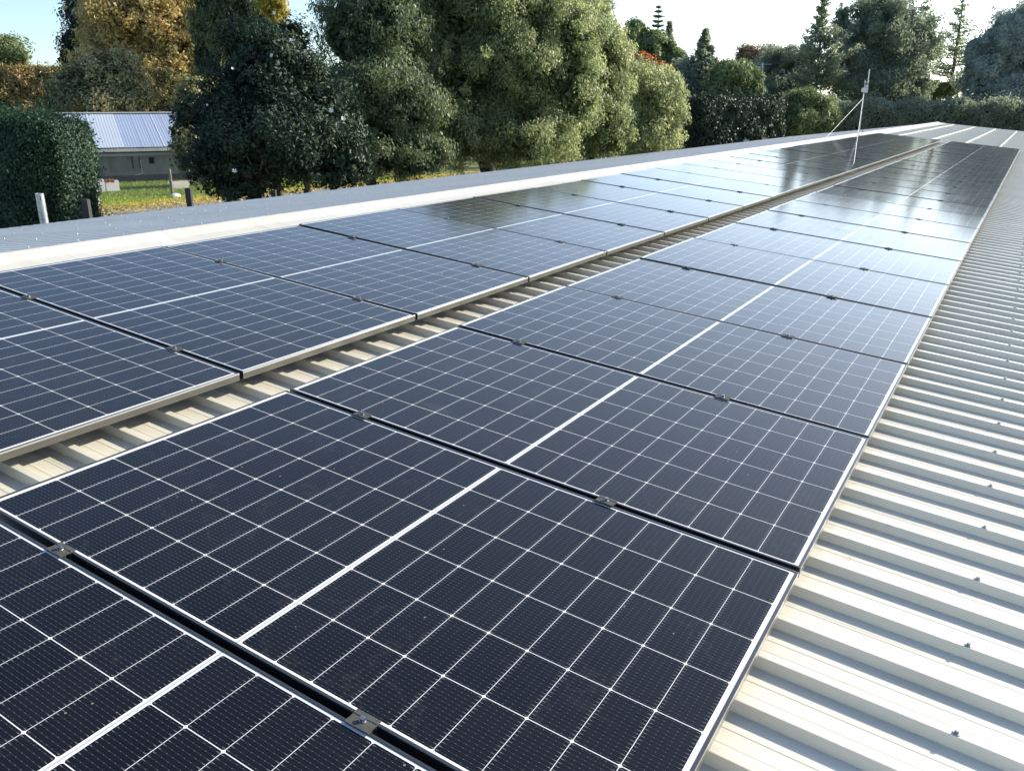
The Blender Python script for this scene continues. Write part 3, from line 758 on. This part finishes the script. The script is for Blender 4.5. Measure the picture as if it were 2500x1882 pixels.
# conifers with open branches
def conifer(name, label, px, D, ytop, ybot, halfw, leaf, seed, n=9000, nlev=26, rise=.25, bark='bark_hazy', tr=.22, Ln=.34, Wd=.10, prof=lambda t: (1-t)**.8, dens=1., start=.12):
    g = np.random.default_rng(seed); rg = random.Random(seed)
    p = G(px, D); H = Z(ytop, D); s = D/F
    t = tree_root(name, label, 'tree', p)
    mb = MB(); mb.tube([p, p+Vector((0,0,H*.3)), p+Vector((.1,0,H*.65)), p+Vector((.05,0,H))], [tr, tr*.8, tr*.45, .02], 8)
    z0 = max(Z(ybot, D), 1.0)
    Ps = []; As = []
    for i in range(nlev):
        f = i/(nlev-1); z = z0 + (H-z0)*f*.985
        for k in range(rg.choice((3,4,5))):
            ang = rg.uniform(0, 2*math.pi)
            ln = halfw*s*prof(f)*rg.uniform(.55,1.15)
            if ln < .15: ln = .15
            d = Vector((math.cos(ang), math.sin(ang), 0))
            a0 = p + Vector((0,0,z)); e = a0 + d*ln + Vector((0,0,ln*rise)); m1 = a0.lerp(e,.55) - Vector((0,0,ln*.10))
            mb.tube([a0, m1, e], [.035*(1-f)+.012, .022*(1-f)+.01, .006], 5, cap=False)
            nn = max(3, int(n*dens*ln/(halfw*s)/(nlev*4)*2.2))
            tt_ = g.uniform(.12, 1.0, nn)[:,None]
            line = (1-tt_)**2*np.array(a0) + 2*tt_*(1-tt_)*np.array(m1) + tt_**2*np.array(e)
            Ps.append(line + g.normal(size=(nn,3))*np.array([.16,.16,.12])*(.5+.5*min(ln,2.)/2)); As.append(np.tile(np.array(d + Vector((0,0,rise))), (nn,1)) + g.normal(size=(nn,3))*.7)
    mb.build('trunk', M[bark], t, smooth=True)
    P = np.concatenate(Ps); A = np.concatenate(As); n_ = len(P)
    Nn = unit(g.normal(size=(n_,3))*.6 + np.array([0,0,.6])); sc_ = g.uniform(.6, 1.3, n_)
    leaf_mesh('crown', P, A, Nn, Ln*sc_, Wd*sc_, g.random(n_), L[leaf], t)
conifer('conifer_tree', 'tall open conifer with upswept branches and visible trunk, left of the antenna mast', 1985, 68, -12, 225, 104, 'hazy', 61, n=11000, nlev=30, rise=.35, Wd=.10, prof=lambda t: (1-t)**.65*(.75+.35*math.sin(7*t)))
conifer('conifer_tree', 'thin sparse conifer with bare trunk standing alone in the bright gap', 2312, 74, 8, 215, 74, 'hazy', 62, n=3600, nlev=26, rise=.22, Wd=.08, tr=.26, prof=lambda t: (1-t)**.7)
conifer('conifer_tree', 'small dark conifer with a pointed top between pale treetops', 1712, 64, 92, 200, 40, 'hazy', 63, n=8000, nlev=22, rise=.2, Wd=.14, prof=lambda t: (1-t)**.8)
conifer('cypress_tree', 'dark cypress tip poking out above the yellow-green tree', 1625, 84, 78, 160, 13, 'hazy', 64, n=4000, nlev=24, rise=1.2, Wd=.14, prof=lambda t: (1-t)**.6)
# tiered pine far away
Dn = 120; p = G(1597, Dn); s = Dn/F
t = tree_root('norfolk_pine', 'distant pine top with flat tiers of branches like a ladder', 'tree', p)
mb = MB(); Hn = Z(34, Dn); mb.tube([p, p+Vector((0,0,Hn*.6)), p+Vector((0,0,Hn))], [.3,.2,.03], 8); mb.build('trunk', M['bark_hazy'], t)
g = np.random.default_rng(66); Ps = []; As = []
for yy, hw in ((38,4),(48,7),(59,10),(70,12),(80,14),(91,16),(103,18),(115,20),(128,22)):
    z = Z(yy, Dn)
    for k in range(6 if hw > 5 else 4):
        ang = 2*math.pi*k/6 + g.uniform(0,.3); nn = 60
        f = g.random(nn); r_ = f*hw*s
        Ps.append(np.stack([p.x + r_*math.cos(ang) + g.normal(size=nn)*.10, p.y + r_*math.sin(ang) + g.normal(size=nn)*.10, z + .10*r_ + .06*r_**2 - .25 + g.normal(size=nn)*.05], 1))
        As.append(np.tile([math.cos(ang), math.sin(ang), .2], (nn,1)) + g.normal(size=(nn,3))*.3)
P = np.concatenate(Ps); A = np.concatenate(As); Nn = unit(g.normal(size=P.shape)*.4 + np.array([0,0,1.]))
leaf_mesh('crown', P, A, Nn, .5, .2, g.random(len(P)), L['hazy'], t)

# clipped hedges
def hedge(name, label, a, b, depth, h, n, Ln, Wd, leaf, seed, wob=.18, tint=(0,1), cat='hedge', brown=None, zlow=.1, endr=.25):
    """hedge from ground point a to b, depth metres thick, height h"""
    g = np.random.default_rng(seed); a = Vector(a); b = Vector(b)
    ax = (b-a); ln = ax.length; ax.normalize(); nx = Vector((-ax.y, ax.x, 0))
    t = tree_root(name, label, cat, (a+b)/2)
    areas = np.array([ln*h, ln*h, ln*depth, depth*h, depth*h, ln*h*.35]); q = g.choice(6, n, p=areas/areas.sum())
    u = g.random(n); v = g.random(n)
    S_ = np.zeros((n,3)); O_ = np.zeros((n,3))
    for f, (S1, O1) in enumerate(((lambda: np.stack([u*ln, -depth/2*np.ones(n), v*h],1), (0,-1,.15)), (lambda: np.stack([u*ln, depth/2*np.ones(n), v*h],1), (0,1,.15)),
                                 (lambda: np.stack([u*ln, (v-.5)*depth, h*np.ones(n)],1), (0,0,1)), (lambda: np.stack([0*u, (u-.5)*depth, v*h],1), (-1,0,.15)),
                                 (lambda: np.stack([ln+0*u, (u-.5)*depth, v*h],1), (1,0,.15)), (lambda: np.stack([u*ln, (g.random(n)-.5)*depth*.8, v*h*.96],1), (0,0,.5)))):
        k = q == f; S_[k] = S1()[k]; O_[k] = O1
    # round the corners and make the face billow
    w1 = np.sin(S_[:,0]*2.1 + seed)*np.sin(S_[:,2]*2.7 + seed*2) + .6*np.sin(S_[:,0]*5.3 + 1)*np.sin(S_[:,2]*4.1 + S_[:,1]*3)
    top = np.clip((S_[:,2]-h*.88)/(h*.12), 0, 1)
    S_[:,1] *= 1 - .16*top**2
    endf = np.clip((np.abs(S_[:,0]-ln/2)-(ln/2-.5-endr))/(.5+endr), 0, 1); S_[:,1] *= 1 - endr*endf**2; S_[:,2] -= .12*endf**2*top*h*.3
    S_ += O_*(w1*wob)[:,None] + g.normal(size=(n,3))*wob*.55
    k_ = g.random(n) < .05; S_ += O_*(k_*g.uniform(0, wob*2.6, n))[:,None] + np.stack([0*u, 0*u, k_*g.uniform(0, wob, n)], 1)
    keep = S_[:,2] > zlow
    Xw = np.array(ax); Yw = np.array(nx)
    P = np.array(a) + S_[:,:1]*Xw + S_[:,1:2]*Yw + S_[:,2:]*np.array([0,0,1.])
    On = O_[:,:1]*Xw + O_[:,1:2]*Yw + O_[:,2:]*np.array([0,0,1.])
    Nn = unit(On + g.normal(size=(n,3))*.55); A = g.normal(size=(n,3)) + np.array([0,0,-.5])
    tt_ = tint[0] + (tint[1]-tint[0])*np.clip(.45 + .22*w1 + .35*(g.random(n)-.5) + (.25*np.sin(S_[:,0]*.8+2) if brown else 0), 0, 1)
    sc_ = g.uniform(.6,1.3,n)
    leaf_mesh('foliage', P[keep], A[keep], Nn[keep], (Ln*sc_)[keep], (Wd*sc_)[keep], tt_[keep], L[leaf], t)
    # added dark core sheets stand in for the shade inside
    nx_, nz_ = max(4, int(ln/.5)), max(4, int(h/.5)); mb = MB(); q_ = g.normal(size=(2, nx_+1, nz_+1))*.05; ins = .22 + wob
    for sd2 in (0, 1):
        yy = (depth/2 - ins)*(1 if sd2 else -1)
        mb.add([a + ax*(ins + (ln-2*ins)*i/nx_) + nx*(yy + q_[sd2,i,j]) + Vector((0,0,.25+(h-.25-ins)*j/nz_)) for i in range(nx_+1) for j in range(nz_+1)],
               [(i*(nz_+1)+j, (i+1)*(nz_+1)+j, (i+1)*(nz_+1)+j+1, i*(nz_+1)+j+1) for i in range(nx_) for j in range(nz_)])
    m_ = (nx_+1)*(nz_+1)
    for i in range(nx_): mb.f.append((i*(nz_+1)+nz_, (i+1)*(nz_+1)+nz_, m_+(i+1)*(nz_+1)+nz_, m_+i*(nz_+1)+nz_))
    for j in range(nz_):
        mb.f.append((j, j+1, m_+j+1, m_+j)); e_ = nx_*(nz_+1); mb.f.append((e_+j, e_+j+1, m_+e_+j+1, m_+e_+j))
    mb.build('dark_core', M['hedge_core'], t)
    # stems inside
    mb = MB()
    for i in range(max(3, int(ln/1.3))):
        x = (i+.5)/max(3, int(ln/1.3))*ln; c = a + ax*x
        mb.tube([c, c+Vector((.1*math.sin(i),.1,h*.5)), c+Vector((0,.05,h*.85))], [.07,.05,.02], 6)
    mb.build('stems', M['bark_dark'], t)
    return t
D = 20
hedge('clipped_hedge', 'dark green clipped hedge at the left edge behind the galvanised post', G(-150, 23), G(158, 21.5), 2.2, 3.62, 160000, .095, .034, 'hedge_dark', 71, .13, endr=.5)
hedge('clipped_hedge', 'tall clipped hedge orange-brown in the sunlight, along the far left background', G(-180, 66), G(440, 74), 3.0, 7.2, 70000, .26, .09, 'hedge_brown', 72, .16, brown=True)
th = hedge('clipped_hedge', 'dark square clipped hedge with pale flowers at its sunlit end', G(1668, 53), G(1880, 57), 3.2, 4.45, 46000, .19, .085, 'magnolia', 73, .12)
g2 = random.Random(5)
fo2 = None
for i in range(15):
    fx_, fy_ = (g2.uniform(1800,1888), g2.uniform(235,350)) if i < 10 else (g2.uniform(1665,1800), g2.uniform(240,262))
    Df = 53 + (fx_-1668)/212*4 - 1.9
    q = at(fx_, fy_, Df); q = Vector((q.x, q.y, Z(fy_, Df)))
    if q.z < .3: continue
    if fo2 is None: o = flower_geo(9).build('flower', M['petal'], th); fo2 = o.data
    else: o = bpy.data.objects.new('flower', fo2); link(o, th)
    o.location = q; o.scale = (.8,)*3; o.rotation_euler = ((CW-q).normalized() + Vector((g2.gauss(0,.4), g2.gauss(0,.4), .4))).to_track_quat('Z','Y').to_euler()
    o.matrix_parent_inverse = th.matrix_basis.inverted()
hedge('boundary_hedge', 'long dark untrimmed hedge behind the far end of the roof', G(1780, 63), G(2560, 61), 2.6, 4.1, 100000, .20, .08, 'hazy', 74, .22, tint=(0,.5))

# utility pole
Dp = 70; p = G(1853, Dp); t = tree_root('utility_pole', 'pale utility pole with a small transformer in front of the russet tree', 'pole', p)
mb = MB(); mb.tube([p, p+Vector((0,0,Z(166,Dp)))], [.16,.11], 8); mb.build('pole_shaft', M['galv'], t)
mb = MB(); q = p+Vector((-.25*rgt.x,-.25*rgt.y,Z(176,Dp)-.5)); mb.cyl((q.x,q.y,q.z), .16, .55, 10); mb.build('transformer', M['galv'], t)
mb = MB(); zc = Z(170,Dp); mb.tube([p+rgt*.7+Vector((0,0,zc)), p-rgt*.7+Vector((0,0,zc))], .05, 6); mb.build('crossarm', M['galv'], t)

# ------------------------------------------------------------------ small shed at the left, fences, things on the lawn
M['shed_wall'] = mottled('stained_concrete_wall', (.13,.13,.12), (.30,.29,.265), 1.6, .85, stretch=(1,1,.35))
M['shed_roof'] = steel('corrugated_grey_roof', (.27,.33,.45), (.22,.26,.34), rough=.55)
M['shed_light'] = steel('pale_roof_sheets', (.38,.43,.50), (.33,.37,.42), rough=.6)
M['dark'] = mottled('dark_opening', (.006,.006,.006), (.016,.015,.014), 5, .8)
M['trim'] = mottled('cream_trim', (.50,.48,.42), (.66,.63,.55), 3, .6)
M['timber'] = mottled('weathered_timber', (.16,.14,.11), (.32,.28,.22), 9, .85, stretch=(3,3,.5))
M['dark_timber'] = mottled('dark_creosoted_timber', (.020,.020,.020), (.050,.048,.045), 9, .8, stretch=(3,3,.5))
M['wire'] = mottled('fence_wire', (.26,.26,.26), (.38,.38,.37), 9, .5, .7)
M['white_board'] = mottled('white_board', (.72,.72,.70), (.82,.82,.80), 2, .5)
M['red_cloth'] = mottled('faded_red_cloth', (.50,.13,.06), (.62,.24,.12), 6, .8)

SA, SB = G(60, 44), G(640, 49.5)                     # front wall line
sx_ = (SB-SA).normalized(); sy_ = Vector((-sx_.y, sx_.x, 0)); slen = (SB-SA).length
SM = Matrix(((sx_.x, sy_.x, 0, SA.x), (sx_.y, sy_.y, 0, SA.y), (0,0,1,0), (0,0,0,1)))
shed = empty('farm_shed', loc=(SA+SB)/2)
tag(shed, 'small farm shed with a blue-grey corrugated roof and stained wall at the left', 'building')
EH, RH, SDp = 2.08, 3.75, 5.2
mb = MB(); mb.box((0,0,0), (slen,.15,EH-.02)); mb.box((0,2*SDp-.15,0), (slen,2*SDp,EH-.02)); 
for x0 in (0, slen-.15):
    mb.add([(x0,.152,0),(x0,2*SDp-.152,0),(x0,2*SDp-.152,EH-.03),(x0,SDp,RH-.06),(x0,.152,EH-.03),(x0+.15,.152,0),(x0+.15,2*SDp-.152,0),(x0+.15,2*SDp-.152,EH-.03),(x0+.15,SDp,RH-.06),(x0+.15,.152,EH-.03)],
           [(4,3,2,1,0),(5,6,7,8,9)] + [(i,(i+1)%5,5+(i+1)%5,5+i) for i in range(5)])
mb.build('wall', M['shed_wall'], shed, M=SM)
def corr(name, x0, x1, side, mat, up=0.):
    v = []; f = []; n = int((x1-x0)/.038)
    for i in range(n+1):
        x = x0 + (x1-x0)*i/n; dz = .006*math.sin(2*math.pi*x/.152) + up
        y0, y1 = (-.45, SDp) if side == 0 else (SDp, 2*SDp+.45)
        sl = (RH-EH)/(SDp)
        z = lambda yy: RH - abs(yy-SDp)*sl + dz
        v += [(x,y0,z(y0)),(x,y1,z(y1))]
    for i in range(n): f.append((2*i,2*i+2,2*i+3,2*i+1))
    return mesh_obj(name, [SM @ Vector(p) for p in v], f, mat, shed, smooth=True)
corr('roof', -.3, slen+.3, 0, M['shed_roof']); corr('rear_roof', -.3, slen+.3, 1, M['shed_roof'])
def shed_x(px, D=46.5):                              # position along the shed front under a photo column
    q = GX(px, 340 if D > 46 else 400, D) - SA; return q.dot(sx_)
corr('clear_sheet', shed_x(225), shed_x(300), 0, M['shed_light'], .012)
for px in (345, 375, 402, 428): 
    x = shed_x(px); corr('clear_sheet', x, x+.07, 0, M['shed_light'], .012)
mb = MB(); mb.box((-.3, SDp-.28, RH-.025), (slen+.3, SDp+.28, RH+.05)); mb.build('ridge_cap', M['trim'], shed, M=SM)
mb = MB(); mb.box((-.3, -.58, EH-.36), (slen+.3, -.46, EH-.20)); mb.build('gutter', M['trim'], shed, M=SM)
mb = MB(); mb.box((.2, -.06, EH-.62), (slen-.2, -.002, EH-.46)); mb.build('beam', M['galv'], shed, M=SM)
for px, w_, z0, z1 in ((385,.26,1.02,1.36),(229,.55,.70,.98)):
    x = shed_x(px, 45); mb = MB(); mb.box((x-w_/2,-.05,z0),(x+w_/2,-.004,z1)); mb.build('wall_vent', M['dark'], shed, M=SM)
x = shed_x(355, 45); mb = MB(); mb.tube([(x+.12,-.08,1.18),(x-.02,-.08,1.18),(x+.0,-.08,.48),(x-.42,-.08,.42)], .022, 6); mb.build('pipe', M['white_plastic'], shed, M=SM)
for px in (333, 352): 
    x = shed_x(px, 45); mb = MB(); mb.box((x-.02,-.03,EH-1.3),(x+.02,-.003,EH-.65)); mb.build('rust_streak_batten', M['dark_timber'], shed, M=SM)
mb = MB(); mb.box((.0,-.10,0),(slen,-.002,.42)); mb.build('plinth', M['dark_timber'], shed, M=SM)

def chain_fence(name, label, pts, h0, h1, pitch, wire, posts):
    root = tree_root(name, label, 'fence', pts[0])
    mb = MB()
    for a, b in zip(pts[:-1], pts[1:]):
        a, b = Vector(a), Vector(b); d = b-a; ln = d.length; d.normalize(); nrm = Vector((-d.y, d.x, 0))
        hh = h1-h0; n = int(ln/pitch)
        for sgn in (0, 1):
            for i in range(-int(hh/pitch)-1, n+1):
                s0 = i*pitch; s1 = s0 + hh
                z0, z1 = (h0, h1) if sgn == 0 else (h1, h0)
                f0, f1 = 0., 1.
                if s0 < 0: f0 = -s0/hh
                if s1 > ln: f1 = (ln-s0)/hh
                if f1 <= f0: continue
                p0 = a + d*(s0+f0*hh) + Vector((0,0,z0+(z1-z0)*f0)); p1 = a + d*(s0+f1*hh) + Vector((0,0,z0+(z1-z0)*f1))
                e = Vector((0,0,wire*.7)); mb.add([p0-e, p1-e, p1+e, p0+e], [(0,1,2,3)])
    mb.build('chain_mesh', M['wire'], root)
    mb = MB()
    for zz in (h0+.02, h1):
        mb.tube([Vector(q)+Vector((0,0,zz)) for q in pts], .005, 5)
    mb.build('strain_wire', M['wire'], root)
    for (q, r_, h_) in posts:
        mb = MB(); mb.tube([q, Vector(q)+Vector((0,0,h_*.5)), Vector(q)+Vector((0,0,h_))], [r_, r_*.97, r_*.92], 9); mb.build('post', M['timber'], root)
    return root
Df = 39.5
fa, fb, fc = GX(150, 455, 38.5), GX(417, 445, Df), GX(640, 435, 40.5)
chain_fence('wire_mesh_fence', 'chain mesh fence with one pale timber post in front of the farm shed', [fa, fb, fc], .08, 1.12, .10, .010, [(fb, .075, 1.25), (fa, .06, 1.2), (fc, .06, 1.2), (GX(500,440,39.9), .025, 1.0)])
# near fence just beyond the long shed: posts are separate things
na, nb_ = GX(196, 490, 16.3), GX(690, 470, 20.5)
chain_fence('wire_mesh_fence', 'nearer chain mesh fence seen against the gravel behind the roof edge', [na, nb_], .1, 1.80, .085, .0025, [])
for px, D_, ht, r_, mat_, lab, cat_ in ((203,16.3,2.20,.062,'dark_timber','dark square-topped timber post half hidden by the clipped hedge','post'),
                           (459,18.2,2.24,.058,'dark_timber','short dark timber post standing alone in front of the lawn','post'),
                           (667,20.3,2.0,.056,'dark_timber','dark timber post under the flowering tree','post')):
    q = GX(px, 457, D_); o = tree_root('fence_post', lab, cat_, q, 'timber posts of the near mesh fence')
    mb = MB(); Mq = Matrix(((rgt.x, fwd2.x, 0, q.x), (rgt.y, fwd2.y, 0, q.y), (0,0,1,0), (0,0,0,1)))
    mb.obox(Mq, (-r_,-r_,0), (r_,r_,ht-.012)); mb.obox(Mq, (-r_*.86,-r_*.86,ht-.012), (r_*.86,r_*.86,ht)); mb.build('post_shaft', M[mat_], o)
q = GX(94, 462, 15.6); o = tree_root('galvanised_post', 'round galvanised steel post with a slot near its top, left edge', 'post', q)
mb = MB(); hp = Z(459, 15.6)
ring = 20; r_ = .074
mb.tube([q, q+Vector((0,0,hp))], r_, ring, cap=False); mb.tube([q+Vector((0,0,hp-.3)), q+Vector((0,0,hp))], r_-.006, ring, cap=False)
k0 = len(mb.v); 
for i in range(ring):
    t_ = 2*math.pi*i/ring; mb.v += [(q.x+r_*math.cos(t_), q.y+r_*math.sin(t_), hp), (q.x+(r_-.006)*math.cos(t_), q.y+(r_-.006)*math.sin(t_), hp)]
for i in range(ring):
    j = (i+1) % ring; mb.f.append((k0+2*i, k0+2*j, k0+2*j+1, k0+2*i+1))
mb.build('post_shaft', M['galv'], o, smooth=False)
dirc = (CW-q); dirc.z = 0; dirc.normalize(); sd_ = Vector((-dirc.y, dirc.x, 0))
c_ = q + dirc*(r_+.0015) + sd_*.004
mb = MB(); mb.add([c_-sd_*.008+Vector((0,0,hp-.12)), c_+sd_*.008+Vector((0,0,hp-.12)), c_+sd_*.008+Vector((0,0,hp-.045)), c_-sd_*.008+Vector((0,0,hp-.045))], [(0,1,2,3)]); mb.build('slot', M['dark'], o)

# white boards on the fence, red cloth, white tank, trough
def face_board(name, label, cat, px0, px1, z0, z1, D0, th, mat, part='board_sheet', rnd=0.):
    a = GX(px0, 445, D0); b = GX(px1, 445, D0+.3); o = tree_root(name, label, cat, (a+b)/2 + Vector((0,0,z0)))
    dx = (b-a).normalized(); dy = Vector((-dx.y, dx.x, 0)); Mq = Matrix(((dx.x,dy.x,0,a.x),(dx.y,dy.y,0,a.y),(0,0,1,0),(0,0,0,1)))
    mb = MB(); ln = (b-a).length
    r = .03
    mb.obox(Mq, (r,0,z0), (ln-r,th,z1)); mb.obox(Mq, (0,.002,z0+r), (r,th-.002,z1-r)); mb.obox(Mq, (ln-r,.002,z0+r), (ln,th-.002,z1-r))
    mb.build(part, M[mat], o); return o, Mq, ln
face_board('white_board', 'white rectangular board on the mesh fence, under the red cloth', 'board', 257, 290, .38, .86, 38.0, .02, 'white_board')
face_board('white_board', 'white rectangular board on the mesh fence, half behind the clipped hedge', 'board', 222, 255, .36, .92, 37.8, .02, 'white_board')
a = GX(256, 425, 37.9); o = tree_root('red_cloth', 'faded red cloth hanging over the top of the white board', 'cloth', a+Vector((0,0,.9)))
mb = MB(); vs_ = []
for i in range(9):
    for j, (zz, off) in enumerate(((.78,-.05),(.87,-.03),(.92,.0),(.90,.04),(.80,.06))):
        q = a + rgt*(i*.045) + fwd2*off; vs_.append((q.x, q.y, zz + .02*math.sin(i*1.7+j) - .02*abs(i-4)/4))
mb.add(vs_, [(i*5+j,(i+1)*5+j,(i+1)*5+j+1,i*5+j+1) for i in range(8) for j in range(4)]); mb.build('cloth_sheet', M['red_cloth'], o, smooth=True)
face_board('white_sheet', 'tall white sheet standing low beside the right end of the dark clipped hedge', 'sheet', 206, 236, .02, 1.02, 34.5, .03, 'white_board')
a = GX(420, 438, 42.6); b = GX(462, 436, 43.2); o = tree_root('water_trough', 'long cream trough on the grass behind the mesh fence post', 'trough', (a+b)/2)
dx = (b-a).normalized(); dy = Vector((-dx.y, dx.x, 0)); Mq = Matrix(((dx.x,dy.x,0,a.x),(dx.y,dy.y,0,a.y),(0,0,1,0),(0,0,0,1))); ln = (b-a).length
mb = MB(); pr = [(-.05,.42),(.0,.30),(.10,.04),(ln-.1,.04),(ln,.30),(ln+.05,.42)]
for y0, y1 in ((0,.04),(.46,.50)):
    n = len(pr); mb.add([Mq @ Vector((x,y0,z)) for x,z in pr] + [Mq @ Vector((x,y1,z)) for x,z in pr], [tuple(range(n)), tuple(range(2*n-1,n-1,-1))] + [(i,n+i,n+(i+1)%n,(i+1)%n) for i in range(n)])
mb.obox(Mq, (.10,.042,.03), (ln-.1,.458,.08)); mb.build('trough_shell', M['trim'], o)
q = GX(428, 478, 38.7); o = tree_root('white_stone', 'pale rounded stone at the foot of the timber fence post', 'stone', q)
bm = bmesh.new(); bmesh.ops.create_icosphere(bm, subdivisions=3, radius=.2)
for v in bm.verts: v.co = Vector((v.co.x*1.3, v.co.y*.9, max(v.co.z*.75+.08, 0))) * (1 + .06*math.sin(v.co.x*17+v.co.y*23))
me = bpy.data.meshes.new('stone_body'); bm.to_mesh(me); bm.free(); me.materials.append(M['trim'])
so = bpy.data.objects.new('stone_body', me); link(so, o); so.location = q; so.matrix_parent_inverse = o.matrix_basis.inverted()

# ------------------------------------------------------------------ grass and fallen leaves on the strip by the shed
g = np.random.default_rng(91); n = 60000
px = g.uniform(180, 1100, n); dd = g.uniform(34, 50, n)
P = np.array([G(a, b)[:] for a, b in zip(px[:n], dd[:n])])
off_ = (P[:,0]-EA.x)*(-ED.y) + (P[:,1]-EA.y)*ED.x
keepd = off_ > .2 + .25*np.sin(P[:,0]*2.1) + .2*g.normal(size=n)
P = P[keepd]; n = len(P); dk = off_[keepd]
P[:,2] = g.uniform(.02, .09, n)
A = g.normal(size=(n,3))*.45 + np.array([0,0,1.]); Nn = unit(g.normal(size=(n,3)))
tn = np.clip(.30 + .22*g.normal(size=n)*.6 + np.clip((2.6-dk)/2.4, 0, 1)*.50, 0, 1)
o = leaf_mesh('grass', P, A, Nn, g.uniform(.10,.22,n), .03, tn, L['grass'], None, fold=.05)
tag(o, kind='stuff')
g = np.random.default_rng(18); n = len(DEBRIS)
o = leaf_mesh('leaf_debris', DEBRIS, g.normal(size=(n,3))*np.array([1,1,.2]), unit(g.normal(size=(n,3))*.3 + np.array([0,0,1.])), g.uniform(.006,.022,n), g.uniform(.003,.009,n), g.random(n)*.4, L['tan'], None)
tag(o, kind='stuff')
g = np.random.default_rng(92); n = 14000
sa_ = g.uniform(-6, 26, n)**1. ; sa_ = np.where((sa_ > 9) & (g.random(n) < .75), g.uniform(-6, 6, n), sa_); sb_ = .7 + np.abs(g.normal(size=n))*1.1*np.sign(g.normal(size=n)+.6)
P = np.stack([EA.x + ED.x*sa_ - ED.y*sb_, EA.y + ED.y*sa_ + ED.x*sb_, 0*sa_], 1); P[:,2] = g.uniform(.010,.04,n)
o = leaf_mesh('fallen_leaves', P, g.normal(size=(n,3))*np.array([1,1,.2]), unit(g.normal(size=(n,3))*.35 + np.array([0,0,1.])), .14, .08, g.random(n), L['autumn'], None)
tag(o, kind='stuff')
